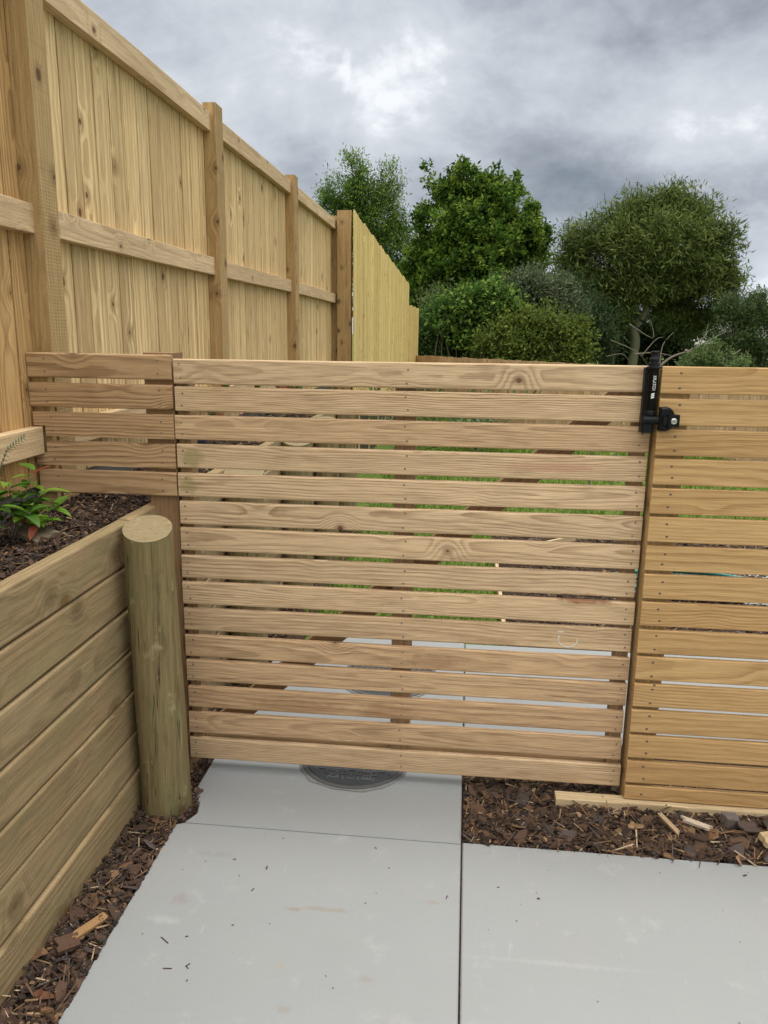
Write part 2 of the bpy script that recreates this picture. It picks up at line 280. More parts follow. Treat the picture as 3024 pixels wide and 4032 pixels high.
# ---------------------------------------------------------------- mesh helpers
def tag(o, label=None, cat=None, group=None, kind=None):
    if label: o['label'] = label
    if cat: o['category'] = cat
    if group: o['group'] = group
    if kind: o['kind'] = kind
    return o
def empty(name, loc=(0, 0, 0)):
    o = bpy.data.objects.new(name, None); COL.objects.link(o); o.location = loc; o.empty_display_size = .05; return o
class MB:
    def __init__(s): s.v = []; s.f = []; s.pc = []; s.rnd = []; s.mi = []
    def raw(s, vs, fs, pc=None, rnd=(.5, .5, .5, 1), mi=0):
        b = len(s.v); s.v += [tuple(v) for v in vs]; s.pc += [tuple(p) for p in (pc if pc is not None else vs)]
        s.rnd += [rnd] * len(vs); s.f += [tuple(b + i for i in f) for f in fs]; s.mi += [mi] * len(fs)
    def board(s, *a, **k):
        s.closed = True; s._board(*a, **k)
    def _board(s, o, L, W, T, ln, wd, th, r=.003, tint=None, seg=1, warp=0., rnd=None, rs=2):
        """o: corner; L,W,T unit axes; ln,wd,th lengths. r edge rounding."""
        o, L, W, T = Vector(o), Vector(L), Vector(W), Vector(T)
        if L.cross(W).dot(T) < 0: flip = True
        else: flip = False
        cs = []
        for cx_, cy_, a0 in ((wd - r, th - r, 0), (r, th - r, 90), (r, r, 180), (wd - r, r, 270)):
            for q in range(rs + 1):
                a = R_(a0 + 90 * q / rs); cs.append((cx_ + r * math.cos(a), cy_ + r * math.sin(a)))
        n = len(cs); vs = []; pc = []
        ph = random.random() * 6; ph2 = random.random() * 6
        l0 = random.random() * 5
        for i in range(seg + 1):
            t = i / seg; l = ln * t
            dw = warp * math.sin(t * 3.1 + ph); dt = warp * .6 * math.sin(t * 4.3 + ph2)
            for (a, b_) in cs:
                vs.append(o + L * l + W * (a + dw) + T * (b_ + dt)); pc.append((l + l0, a - wd / 2, b_))
        fs = []
        for i in range(seg):
            for j in range(n):
                k = (j + 1) % n
                q = (i * n + j, i * n + k, (i + 1) * n + k, (i + 1) * n + j)
                fs.append(q if flip else q[::-1])
        e0 = tuple(range(n)); e1 = tuple(seg * n + j for j in range(n))
        fs.append(e0 if not flip else e0[::-1]); fs.append(e1[::-1] if not flip else e1)
        fs[-2] = fs[-2][::-1]; fs[-1] = fs[-1][::-1]
        if rnd is None: rnd = (random.random(), random.random(), tint if tint is not None else random.random() * .5, 1)
        s.raw(vs, fs, pc, rnd)
    def prism(s, poly, y0, y1, rnd):
        """polygon in xz extruded along y"""
        n = len(poly); vs = [(x, y0, z) for x, z in poly] + [(x, y1, z) for x, z in poly]
        pc = [(x + 3, z, 0) for x, z in poly] + [(x + 3, z, .02) for x, z in poly]
        fs = [tuple(range(n)), tuple(range(2 * n - 1, n - 1, -1))] + [(i, i + n, (i + 1) % n + n, (i + 1) % n) for i in range(n)]
        s.raw(vs, fs, pc, rnd)
    def tube(s, pts, rad, n=8, rnd=(.5, .5, .5, 1), cap=True):
        pts = [Vector(p) for p in pts]; vs = []; fs = []
        up = Vector((.3, .2, 1)).normalized()
        for i, p in enumerate(pts):
            d = (pts[min(i + 1, len(pts) - 1)] - pts[max(i - 1, 0)]).normalized()
            a = d.cross(up if abs(d.dot(up)) < .95 else Vector((1, 0, 0))).normalized(); b_ = d.cross(a)
            r = rad[i] if isinstance(rad, (list, tuple)) else rad
            for j in range(n):
                t = 2 * math.pi * j / n; vs.append(p + a * (r * math.cos(t)) + b_ * (r * math.sin(t)))
        for i in range(len(pts) - 1):
            for j in range(n):
                k = (j + 1) % n; fs.append((i * n + j, (i + 1) * n + j, (i + 1) * n + k, i * n + k))
        if cap: fs.append(tuple(range(n))); fs.append(tuple((len(pts) - 1) * n + j for j in range(n))[::-1])
        s.raw(vs, fs, None, rnd)
    def build(s, name, material, parent=None, smooth=False):
        me = bpy.data.meshes.new(name); me.from_pydata(s.v, [], s.f); 
        a = me.attributes.new('pc', 'FLOAT_VECTOR', 'POINT'); a.data.foreach_set('vector', np.array(s.pc, 'f').ravel())
        a = me.attributes.new('rnd', 'FLOAT_COLOR', 'POINT'); a.data.foreach_set('color', np.array(s.rnd, 'f').ravel())
        me.materials.append(material); me.update()
        if getattr(s, 'closed', False):
            bm = bmesh.new(); bm.from_mesh(me); bmesh.ops.recalc_face_normals(bm, faces=bm.faces); bm.to_mesh(me); bm.free()
        if smooth: me.polygons.foreach_set('use_smooth', [True] * len(me.polygons))
        o = bpy.data.objects.new(name, me); COL.objects.link(o)
        if parent: o.parent = parent
        return o
def local(mb, org):
    """shift gathered verts so that they are local to an empty at org"""
    mb.v = [(a - org[0], b - org[1], c - org[2]) for a, b, c in mb.v]; return mb
X, Y, Z = (1, 0, 0), (0, 1, 0), (0, 0, 1)
NX, NY, NZ = (-1, 0, 0), (0, -1, 0), (0, 0, -1)
def copy_part(o, parent, loc):
    c = o.copy(); COL.objects.link(c); c.parent = parent; c.location = loc; return c
def lathe(mb, cx_, cy_, prof, n=40, rnd=(.5, .5, .5, 1)):
    vs = []; fs = []
    for (r, z) in prof:
        for j in range(n):
            t = 2 * math.pi * j / n; vs.append((cx_ + r * math.cos(t), cy_ + r * math.sin(t), z))
    for i in range(len(prof) - 1):
        for j in range(n):
            k = (j + 1) % n; fs.append((i * n + j, i * n + k, (i + 1) * n + k, (i + 1) * n + j))
    fs.append(tuple((len(prof) - 1) * n + j for j in range(n))); fs.append(tuple(range(n))[::-1])
    mb.raw(vs, fs, None, rnd)
def text_mesh(body, size, ext, material, name, parent, mtx):
    cu = bpy.data.curves.new('lettering', 'FONT'); cu.body = body; cu.size = size; cu.extrude = ext; cu.offset = size * .016
    tmp = bpy.data.objects.new('lettering', cu); COL.objects.link(tmp)
    dg = bpy.context.evaluated_depsgraph_get(); me = bpy.data.meshes.new_from_object(tmp.evaluated_get(dg))
    bpy.data.objects.remove(tmp); me.transform(mtx); me.materials.clear(); me.materials.append(material)
    o = bpy.data.objects.new(name, me); COL.objects.link(o); o.parent = parent; return o
# ---------------------------------------------------------------- ground
def ground_z(x, y):
    t = min(max((y - 6.6) / 4.5, 0), 1); return -.045 + .165 * t * t * (3 - 2 * t)
xs = sorted(set([-400, -100, -30, -8] + [i * .5 for i in range(-12, 30)] + [30, 100, 400])); ys = sorted(set([-60, -10] + [i * .5 for i in range(-8, 44)] + [40, 100, 400, 900]))
g = MB(); vs = [(x, y, ground_z(x, y)) for y in ys for x in xs]; nx = len(xs)
g.raw(vs, [(j * nx + i, j * nx + i + 1, (j + 1) * nx + i + 1, (j + 1) * nx + i) for j in range(len(ys) - 1) for i in range(nx - 1)])
tag(g.build('ground', M['turf']), kind='structure')
def slab(name, x0, x1, y0, y1, z1=0.0, th=.10, m_='concrete', be=.004, poly=None):
    me_ = MB(); pl = poly or [(x0, y0), (x1, y0), (x1, y1), (x0, y1)]
    cxm = sum(p[0] for p in pl) / len(pl); cym = sum(p[1] for p in pl) / len(pl); n = len(pl)
    ins = []
    for i in range(n):
        a, b_, c_ = Vector(pl[i - 1]), Vector(pl[i]), Vector(pl[(i + 1) % n])
        e1 = (b_ - a).normalized(); e2 = (c_ - b_).normalized(); n1 = Vector((-e1.y, e1.x)); n2 = Vector((-e2.y, e2.x))
        k = (n1 + n2); k = k / max(.3, k.dot(n1)); ins.append(b_ + k * be)
    vs = [(p[0], p[1], z1 - th) for p in pl] + [(p[0], p[1], z1 - be) for p in pl] + [(p.x, p.y, z1) for p in ins]
    fs = [(i, (i + 1) % n, (i + 1) % n + n, i + n) for i in range(n)] + [(i + n, (i + 1) % n + n, (i + 1) % n + 2 * n, i + 2 * n) for i in range(n)] + [tuple(range(2 * n, 3 * n))]
    me_.raw(vs, fs); return tag(me_.build(name, M[m_]), kind='structure')
J = .0028
# near left slab, far left slab (notched round the pole), right slab, slab behind the panel, far slab
slab('path', 0, 0, 0, 0, poly=[(-.978, -3), (.035 - J, -3), (.035 - J, 2.398), (-.955, 2.398), (-.984, 2.385)])
slab('path', 0, 0, 0, 0, poly=[(-.955, 2.403), (.035 - J, 2.403), (.035 - J, 4.25), (-.62, 4.25), (-.99, 3.84), (-.986, 2.56), (-.945, 2.53), (-.93, 2.46)])
slab('path', .035 + J, 4.5, -3, 2.408)
slab('path', .035 + J, 4.5, 3.16, 4.2)
slab('path', 1.88, 4.5, 5.15, 6.5, z1=.0)
jf = MB(); jf.board((.035 - J, -3, -.02), Y, X, Z, 5.4, 2 * J, .008, r=.0005); tag(jf.build('path_joint', M['soil']), kind='structure')
# mulch beds: soil sheets
def sheet(name, x0, x1, y0, y1, z, m_='soil', kind='structure'):
    s_ = MB(); s_.raw([(x0, y0, z), (x1, y0, z), (x1, y1, z), (x0, y1, z)], [(0, 1, 2, 3)]); return tag(s_.build(name, M[m_]), kind=kind)
sheet('garden_soil', -1.17, -.90, -3, 7.3, -.025)
sheet('garden_soil', .03, 4.5, 2.40, 3.17, -.02)
sheet('garden_soil', .26, 4.5, 4.19, 6.8, -.022)
# raised bed fill behind the wall
bed = MB()
bed.raw([(-1.60, -3, 1.045), (-1.195, -3, 1.045), (-1.195, 7.3, 1.045), (-1.60, 7.3, 1.045)], [(0, 1, 2, 3)])
tag(bed.build('raised_bed_soil', M['soil']), kind='structure')
# ---------------------------------------------------------------- bark chips
PAL = [((.062, .040, .028), .30), ((.105, .064, .042), .22), ((.035, .025, .020), .16), ((.12, .074, .046), .15), ((.09, .075, .07), .09), ((.22, .13, .065), .05), ((.33, .22, .12), .03), ((.46, .36, .24), .01)]
def chips(name, label, regions, dens, zf, hgt=.022, big=1.0, seed=1, pale=1.0):
    r = np.random.default_rng(seed); V = []; F = []; C = []; nb = 0
    for (x0, x1, y0, y1) in regions:
        n = int(dens * (x1 - x0) * (y1 - y0))
        for i in range(n):
            spl = r.random() < .40
            if spl: L, W, T = r.uniform(.014, .060) * big, r.uniform(.0018, .0065), r.uniform(.001, .0035)
            else: L = r.uniform(.006, .022) * big * (2.3 if r.random() < .22 else 1); W = L * r.uniform(.3, .75); T = r.uniform(.002, .007)
            k = 6 if not spl else 4
            an = np.sort(r.uniform(0, 2 * np.pi, k)) if not spl else np.array([.12, np.pi - .12, np.pi + .1, -.1])
            if not spl: an = np.linspace(0, 2 * np.pi, k, endpoint=False) + r.uniform(-.4, .4, k)
            rr = r.uniform(.75, 1.1, k); px = np.cos(an) * L / 2 * rr; py = np.sin(an) * W / 2 * rr
            if spl: py = np.array([1, .7, -.7, -1]) * W / 2
            zz = r.uniform(-.15, .15, k) * W
            lo = np.stack([px, py, zz - T / 2], 1); hi = np.stack([px * .92, py * .92, zz + T / 2 * r.uniform(.6, 1.4, k)], 1)
            P = np.concatenate([lo, hi])
            a, t1, t2 = r.uniform(0, 2 * np.pi), r.normal(0, .30), r.normal(0, .35)
            ca, sa, c1, s1, c2, s2 = np.cos(a), np.sin(a), np.cos(t1), np.sin(t1), np.cos(t2), np.sin(t2)
            Rm = np.array([[ca, -sa, 0], [sa, ca, 0], [0, 0, 1]]) @ np.array([[c1, 0, s1], [0, 1, 0], [-s1, 0, c1]]) @ np.array([[1, 0, 0], [0, c2, -s2], [0, s2, c2]])
            cx_, cy_ = r.uniform(x0, x1), r.uniform(y0, y1)
            P = P @ Rm.T + np.array([cx_, cy_, zf(cx_, cy_) + r.uniform(0, 1) ** 1.3 * hgt])
            P[:, 0] = np.clip(P[:, 0], x0 - .003, x1 + .003)
            V.append(P); F += [tuple(nb + k + q for q in range(k))] + [(nb + q, nb + (q + 1) % k, nb + k + (q + 1) % k, nb + k + q) for q in range(k)]
            nb += 2 * k
            u = r.random() * (1.0 if not spl else .999); acc = 0; c = PAL[0][0]
            if spl and r.random() < .20 * pale: c = PAL[int(r.integers(5, 8))][0]
            else:
                for cc, pp in PAL:
                    acc += pp
                    if u < acc: c = cc; break
            c = np.array(c) * r.uniform(.65, 1.3); c = c * np.array([.85, .80, .78]) if not spl else c; C.append(np.tile([c[0], c[1], c[2], 1], (2 * k, 1)))
    V = np.concatenate(V); me = bpy.data.meshes.new(name); me.from_pydata(V.tolist(), [], F)
    a = me.attributes.new('rnd', 'FLOAT_COLOR', 'POINT'); a.data.foreach_set('color', np.concatenate(C).astype('f').ravel())
    me.materials.append(M['chip']); o = bpy.data.objects.new(name, me); COL.objects.link(o)
    return tag(o, label, 'bark mulch', kind='stuff')
chips('bark_mulch', 'dark brown bark mulch strip between sleeper wall and concrete path', [(-1.145, -.978, 1.2, 2.40), (-1.145, -.955, 2.40, 2.6)], 15000, lambda x, y: -.022, .036, big=1.6, seed=2)
chips('bark_mulch', 'bark mulch patch in front of and under the slatted gate and right panel', [(.042, 1.6, 2.415, 2.95)], 14000, lambda x, y: -.022 + .014 * max(0, math.sin((x - .3) * 2.2)) * (1 - abs(y - 2.55) / .5), 0.030, big=1.9, seed=3)
chips('bark_mulch', 'bark mulch in the raised bed behind the sleeper wall', [(-1.595, -1.2, 1.4, 3.8)], 13000, lambda x, y: 1.048 + .015 * math.sin(y * 5 + x * 9), .025, seed=4, pale=.45)
chips('bark_mulch', 'bark mulch beyond the gate beside the grass and far slab', [(.28, 2.6, 4.22, 6.75)], 1500, lambda x, y: -.02, .04, big=1.6, seed=5)
chips('bark_mulch', 'bark mulch beyond the gate along the wall foot', [(-1.145, -1.0, 2.6, 5.2)], 5000, lambda x, y: -.02, .03, seed=6)
chips('bark_mulch', 'bark mulch in the far part of the raised bed', [(-1.595, -1.2, 3.8, 7.2)], 2500, lambda x, y: 1.048, .03, seed=8, big=1.4)
# individual larger chunks
def chunk(name, label, cat, loc, L, W, T, ang, c, tilt=.1, seed=0, ridges=6):
    r = np.random.default_rng(seed); mb = MB(); n = ridges
    top = []; bot = []
    for i in range(n + 1):
        y_ = -W / 2 + W * i / n; e0 = r.uniform(-.12, .12) * L; e1 = r.uniform(-.12, .12) * L; h = T * r.uniform(.75, 1.1)
        top += [(-L / 2 + e0, y_, h), (L / 2 + e1, y_, h * r.uniform(.8, 1.1))]; bot += [(-L / 2 + e0, y_, 0), (L / 2 + e1, y_, 0)]
    nb = len(top); fs = []
    for i in range(n):
        a, b_, c_, d_ = 2 * i, 2 * i + 1, 2 * i + 3, 2 * i + 2
        fs += [(a, b_, c_, d_), (a + nb, d_ + nb, c_ + nb, b_ + nb), (a, d_, d_ + nb, a + nb), (b_, b_ + nb, c_ + nb, c_)]
    fs += [(0, nb, nb + 1, 1), (2 * n, 2 * n + 1, nb + 2 * n + 1, nb + 2 * n)]
    mb.raw(top + bot, fs, None, (*c, 1)); o = mb.build(name, M['chip']); o.location = loc; o.rotation_euler = (tilt, tilt * .6, ang)
    return tag(o, label, cat)
chunk('wood_chunk', 'grey weathered split wood chunk lying on bark below the shrub', 'wood chunk', (-1.375, 2.33, 1.062), .13, .085, .02, -.55, (.24, .19, .13), .18, 1)
chunk('wood_offcut', 'long pale wood offcut stuck in the bark strip beside the path', 'wood offcut', (-1.045, 1.86, .012), .11, .028, .01, 1.15, (.34, .20, .09), .15, 2, 4)
chunk('bark_piece', 'broad dark bark flake beside the pale wood offcut', 'bark piece', (-1.075, 1.79, .012), .06, .05, .014, .8, (.10, .055, .035), .2, 3, 4)
chunk('stone', 'pale speckled brownish stone resting against the edging timber', 'stone', (.985, 2.605, .018), .055, .045, .035, .3, (.15, .125, .115), .15, 4, 5)
chunk('wood_offcut', 'pale broken wood offcut with torn end at the right edge of the bark', 'wood offcut', (1.10, 2.50, .03), .09, .06, .02, .5, (.50, .38, .22), .2, 5, 5)
chunk('wood_splinter', 'white pointed splinter slanting on bark left of the speckled stone', 'wood splinter', (.86, 2.565, .03), .09, .018, .012, -.45, (.55, .46, .36), .1, 6, 3)
chunk('wood_splinter', 'tan splinter standing up before the edging timber', 'wood splinter', (.765, 2.56, .028), .10, .016, .012, -1.1, (.46, .33, .20), .2, 7, 3)
chunk('bark_piece', 'flat dull brown bark flake at the right of the bark patch', 'bark piece', (1.04, 2.57, .03), .06, .045, .008, .2, (.09, .065, .055), .25, 9, 4)
# crumbs on the concrete
cr = MB(); rr_ = random.Random(5)
for i in range(40):
    x = rr_.uniform(-.93, 1.0); y = rr_.uniform(1.5, 2.38); s_ = rr_.choice([.0015, .002, .002, .003, .0045]); a = rr_.uniform(0, 3.1); l_ = s_ * rr_.uniform(1, 3)
    cr.board((x, y, .0005), (math.cos(a), math.sin(a), 0), (-math.sin(a), math.cos(a), 0), Z, l_, s_, s_ * .7, r=s_ * .2, rnd=(*rr_.choice([(.05, .03, .02), (.10, .05, .03), (.08, .07, .06), (.3, .2, .1)]), 1))
for (x, y, l_, a) in ((-.78, 1.75, .035, .1), (-.72, 1.765, .02, .9), (-.71, 1.76, .014, 2.4), (-.62, 2.08, .02, 1.2), (-.01, 2.13, .009, .3), (-.01, 2.12, .007, 1.), (-.83, 1.86, .05, -.6), (-.64, 1.93, .01, .3), (-.76, 1.87, .012, .3), (.15, 2.19, .01, .3)):
    cr.board((x, y, .0005), (math.cos(a), math.sin(a), 0), (-math.sin(a), math.cos(a), 0), Z, l_ * .7, .0028, .002, r=.0008, rnd=(.07, .035, .03, 1))
tag(cr.build('crumbs', M['chip']), 'tiny bark crumbs scattered over the pale concrete path', 'debris', kind='stuff')
# ---------------------------------------------------------------- sleeper retaining wall
wall = empty('retaining_wall', (-1.175, 2.4, 0)); WO = (-1.175, 2.4, 0)
tag(wall, 'retaining wall of stacked greenish treated timber sleepers beside the path', 'retaining wall')
tops = [1.078, .923, .768, .613, .457, .301, .146]
for i, t_ in enumerate(tops):
    mb = MB(); h_ = .149 if i < 6 else .23
    for (y0, y1) in ((-1.2, 3.6 if i % 2 else 2.52), ((3.603 if i % 2 else 2.523), 5.0 + .3 * (i % 2)), (5.003 + .3 * (i % 2), 7.3)):
        mb.board((-1.2 - .0015 * (i % 3), y0, t_ - h_), Y, Vector((.028, 0, 1)).normalized(), Vector((1, 0, -.028)).normalized(), y1 - y0, h_, .05, r=.0085, seg=8, warp=.0022, tint=random.random() * .5, rs=3)
    local(mb, WO).build('sleeper_board', M['wall'], wall)
mb = MB(); mb.board((-1.60, 7.302, -.05), X, Z, Y, .45, 1.12, .05, r=.005); local(mb, WO).build('end_board', M['wall'], wall)
# ---------------------------------------------------------------- round poles
def pole(loc, r0, r1, h_, lean, label, seed):
    rr = random.Random(seed); mb = MB(); n = 36; vs = []; fs = []; pc = []; rows = 26
    lob = [rr.uniform(-1, 1) for _ in range(6)]
    for i in range(rows):
        t = i / (rows - 1); z = -.15 + (h_ + .15) * t; r = r0 + (r1 - r0) * t
        for j in range(n):
            a = 2 * math.pi * j / n
            q = r * (1 + .02 * lob[0] * math.sin(2 * a + lob[1] * 3) + .014 * math.sin(3 * a + z * 4 + lob[2]) + .006 * math.sin(z * 17 + a * 2) + .006 * math.sin(7 * a + z * 9 + lob[3] * 5) * math.sin(z * 7))
            zz = z + ((.026 * math.sin(a) - .008 * math.cos(a)) * (r / r1) if i == rows - 1 else 0)
            vs.append((q * math.cos(a) + lean[0] * t, q * math.sin(a) + lean[1] * t, zz)); pc.append((z + seed, a * r, .03))
    for i in range(rows - 1):
        for j in range(n):
            k = (j + 1) % n; fs.append((i * n + j, i * n + k, (i + 1) * n + k, (i + 1) * n + j))
    mb.raw(vs, fs, pc, (rr.random(), rr.random(), .2, 1))
    o = mb.build('round_post', M['pole'], smooth=True); o.location = loc
    tag(o, label, 'post', 'round timber posts bracing the sleeper wall')
    tp = MB(); top = [vs[(rows - 1) * n + j] for j in range(n)]; cx_, cy_ = lean; K = 5; tv = []; tp_pc = []
    for q in range(K):
        s_ = 1 - q / K
        for j in range(n):
            x, y, z = top[j]; a = 2 * math.pi * j / n
            edge = -.004 if q == 0 else 0
            tv.append((cx_ + (x - cx_) * s_, cy_ + (y - cy_) * s_, h_ + (z - h_) * s_ + edge * 0 + .0015)); tp_pc.append(((x - cx_) * s_ * 1.0, (y - cy_) * s_, 0))
    tf = [(q * n + j, q * n + (j + 1) % n, (q + 1) * n + (j + 1) % n, (q + 1) * n + j) for q in range(K - 1) for j in range(n)] + [tuple((K - 1) * n + j for j in range(n))]
    # rim joins shaft top
    tp.raw(tv, tf, tp_pc, (rr.random(), .5, .1, 1)); c = tp.build('sawn_top', M['pole_end'], o)
    return o
def pole_end():
    mt, nt, b = mat('sawn_pole_end'); x, y, z = nt.sep(nt.attr('pc'))
    wv = nt.noise(nt.vec(x, y, 0.), 14, 3)
    st = nt.noise(nt.vec(nt.math('MULTIPLY', nt.math('ADD', x, nt.math('MULTIPLY', y, .6)), 18), nt.math('MULTIPLY', nt.math('SUBTRACT', y, nt.math('MULTIPLY', x, .6)), 90), 0.), 1, 5, .7)
    d = nt.math('ADD', nt.math('SQRT', nt.math('ADD', nt.math('MULTIPLY', x, x), nt.math('MULTIPLY', y, y))), nt.math('MULTIPLY', wv, .012))
    ph = nt.math('FRACT', nt.math('MULTIPLY', d, 110))
    c = nt.mix(nt.math('MULTIPLY', nt.map(ph, .3, .9), .35), (.27, .215, .115), (.16, .12, .06))
    c = nt.mix(nt.map(st, .50, .66), c, (.19, .14, .075)); c = nt.mix(nt.math('MULTIPLY', nt.map(nt.noise(nt.vec(x, y, 2.), 30, 5, .75), .55, .66), .45), c, (.42, .39, .33))
    c = nt.mix(nt.map(d, .088, .094), c, (.27, .215, .115))
    nt.put(b.inputs['Base Color'], c); b.inputs['Roughness'].default_value = .9; bump(nt, b, st, .7, .004); return mt
M['pole_end'] = pole_end()
pole((-1.057, 2.50, 0), .091, .081, 1.072, (.010, -.062), 'round timber post standing nearest, in front of the gate against the wall', 3)
pole((-1.055, 3.62, 0), .092, .095, 1.06, (0, 0), 'shaded round timber post just beyond the gate, first behind the slats', 4)
pole((-1.055, 4.80, 0), .092, .095, 1.06, (0, 0), 'round timber post beyond the gate, second behind the slats', 5)
pole((-1.055, 5.85, 0), .090, .092, 1.06, (0, 0), 'round timber post beyond the gate, third behind the slats', 6)
pole((-1.055, 6.85, 0), .090, .092, 1.06, (0, 0), 'farthest round timber post at the end of the wall', 7)
# ---------------------------------------------------------------- tall paling fence on the left
FO = (-1.6, 2.8, 1.0)
fence = empty('paling_fence', FO); tag(fence, 'tall timber paling fence with posts and rails rising behind the raised bed', 'fence')
PX = -1.6      # paling face
posts = [(.62, .74), (2.79, 2.91), (4.83, 4.965), (6.945, 7.09), (9.27, 9.38)]
for (y0, y1) in posts:
    mb = MB(); mb.board((PX, y0, .75), Z, X, Y, 2.262 + random.uniform(-.01, .01), .078, y1 - y0, r=.003, seg=10, warp=.002, tint=random.random() * .4)
    local(mb, FO).build('post', M['post'], fence)
rails = [(2.40, 2.97 - .01, 1), (1.285, 1.38, 0)]
for i in range(4):
    y0 = posts[i][1] - .004; y1 = posts[i + 1][0] + .004
    lift = (0, 0, 0, 0)[i]
    zs_ = ((2.862, 2.966), (2.052, 2.153), (1.27, 1.37))
    for k, (z0, z1) in enumerate(zs_):
        yy1 = y1
        if i == 0 and k == 2: yy1 = 2.733
        mb = MB(); mb.board((PX, y0, z0), Y, Z, X, yy1 - y0, z1 - z0, .046, r=.003, seg=12, warp=.004, tint=.05 + random.random() * .3)
        local(mb, FO).build('rail', M['rail'], fence)
    mb = MB(); yb = posts[i][0] + (.06 if i else 0); ye = posts[i + 1][0] + .055
    n = round((ye - yb) / .146); wpal = (ye - yb) / n
    for j in range(n):
        gp = random.choice([.005, .007, .008, .010, .014 if i else .007]) + i * .002
        mb.board((PX - .018 - random.random() * .003, yb + j * wpal + gp / 2, 1.14), Z, Y, X, 1.805 + random.uniform(-.008, .008), wpal - gp, .0175, r=.0015, seg=4, warp=.0012, tint=random.random() * .45, rs=1)
    local(mb, FO).build('palings', M['paling'] if i else M['paling_near'], fence)
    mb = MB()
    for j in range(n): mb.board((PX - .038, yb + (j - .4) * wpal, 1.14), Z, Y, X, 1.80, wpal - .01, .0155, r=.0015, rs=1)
    local(mb, FO).build('gap_shade_backing', M['shade'], fence)  # added layer whose dark colour stands in for shade in the paling gaps
mb = MB(); mb.board((PX - .05, .6, .85), Y, Z, X, 8.7, .30, .035, r=.003, seg=6); local(mb, FO).build('base_board', M['grey_base'], fence)
# ---------------------------------------------------------------- pale paling fence further on
def fx(y): return -1.345 + (y - 9.3) * .0315
p2 = empty('pale_paling_fence', (-1.4, 9.4, 0)); PO = (-1.4, 9.4, 0)
tag(p2, 'pale yellow paling fence seen edge on beyond the last tall post', 'fence')
mb = MB(); mb.board((-1.53, 9.20, -.1), Z, X, Y, 3.155, .160, .10, r=.003, seg=8, warp=.002, tint=.35); local(mb, PO).build('end_post', M['post'], p2)
mb = MB(); y = 9.18; j = 0
while y < 17.0:
    w_ = .10
    top = 1.72 + (1.335 - (y - 9.2) * (.44 / 5.8) if y < 15.0 else .53 - (y - 15) * .01)
    top = top + ((j % 7) * -.004)
    mb.board((fx(y) + random.choice((0, .003, .006)) - (.0 if y < 15 else 0), y, .78), Z, Y, X, top - .78, w_ + .006, .013, r=.002, tint=random.random() * .5 + (0 if y < 15 else .3), rs=1, seg=2)
    y += w_; j += 1
local(mb, PO).build('palings', M['pale'], p2)
mb = MB(); mb.board((-1.40, 9.3, -.1), (Vector((.0315, 1, 0)).normalized()), Z, X, 7.7, .9, .05, r=.003); local(mb, PO).build('base_board', M['dark_board'], p2)
for k in range(9):
    yy = 9.6 + k * .8; mb = MB(); mb.board((fx(yy) - .0, yy, .0), Z, X, Y, .82, .02, .03, r=.002); local(mb, PO).build('stake', M['pale'], p2)
for zz in (1.0, 1.9, 2.35):
    mb = MB(); mb.board((-1.425, 9.32, zz), (Vector((.0315, 1, 0)).normalized()), Z, X, 5.6 if zz > 2 else 7.6, .075, .04, r=.002); local(mb, PO).build('rail', M['rail'], p2)
# ---------------------------------------------------------------- far low fence
A_ = Vector((-1.25, 16.75, 0)); B_ = Vector((7.2, 6.3, 0)); D_ = (B_ - A_); FL = D_.length; D_ = D_ / FL; N_ = Vector((D_.y, -D_.x, 0))
ff = empty('low_paling_fence', A_); tag(ff, 'low weathered paling fence running behind the lawn under the bushes', 'fence')
mb = MB(); s_ = 0
while s_ < FL:
    p = A_ + D_ * s_; mb.board((p.x - A_.x, p.y - A_.y, -.1), Z, D_, N_, 1.375 + random.uniform(-.008, .008), .144, .018, r=.002, tint=random.random() * .9, rs=1, seg=2); s_ += .15
mb.build('palings', M['far'], ff)
for s_ in np.arange(.9, FL, 2.3):
    p = A_ + D_ * float(s_) - N_ * .0
    mb = MB(); mb.board((p.x - A_.x - N_.x * .10, p.y - A_.y - N_.y * .10, -.1), Z, D_, N_, 1.36, .09, .09, r=.002); mb.build('post', M['post'], ff)
# ---------------------------------------------------------------- gate
GY = 2.735; GO = (-1.05, GY, .05)
gate = empty('slatted_gate', GO); tag(gate, 'wide gate of fifteen horizontal pale pine slats on a braced frame', 'gate')
gx0, gx1 = -1.048, .620
gtop = [1.622, 1.523, 1.420, 1.3165, 1.2105, 1.105, 1.002, .8955, .7905, .687, .5765, .4755, .364, .2535, .1435]
gt = [.0, .2, .65, .05, .05, .0, .12, .1, .2, .4, .85, .8, 1., .8, .3]
mb = MB()
for i, z in enumerate(gtop):
    dx_ = random.uniform(-.003, .003); e_ = (.012 if i in (0, 1) else 0) 
    mb.board((gx0 + dx_, GY, z - .0888), X, Z, Y, gx1 - gx0 + random.uniform(-.003, .003) + e_ - dx_, .0888, .0215, r=.0065, seg=10, warp=.0012, tint=gt[i], rs=3)
local(mb, GO).build('slat_panel', M['gate'], gate)
def stud(x0, x1, y0, y1, z0, z1, name='stud', m_='stud', par=gate, org=GO):
    q = MB(); q.board((x0, y0, z0), Z, X, Y, z1 - z0, x1 - x0, y1 - y0, r=.003, seg=4, warp=.0005); return local(q, org).build(name, M[m_], par)
YB = GY + .0205
stud(-1.045, -.999, YB, YB + .068, .06, 1.605)
stud(-.252, -.176, YB, YB + .034, .06, 1.60)
stud(.571, .617, YB, YB + .068, .06, 1.605)
mb = MB(); mb.board((-.998, YB + .022, .092), X, Z, Y, 1.568, .07, .045, r=.003); local(mb, GO).build('bottom_rail', M['rail'], gate)
p0 = Vector((-.94, 0, .165)); p1 = Vector((.568, 0, 1.55)); dd = (p1 - p0); ln = dd.length; dd.normalize(); up = Vector((-dd.z, 0, dd.x))
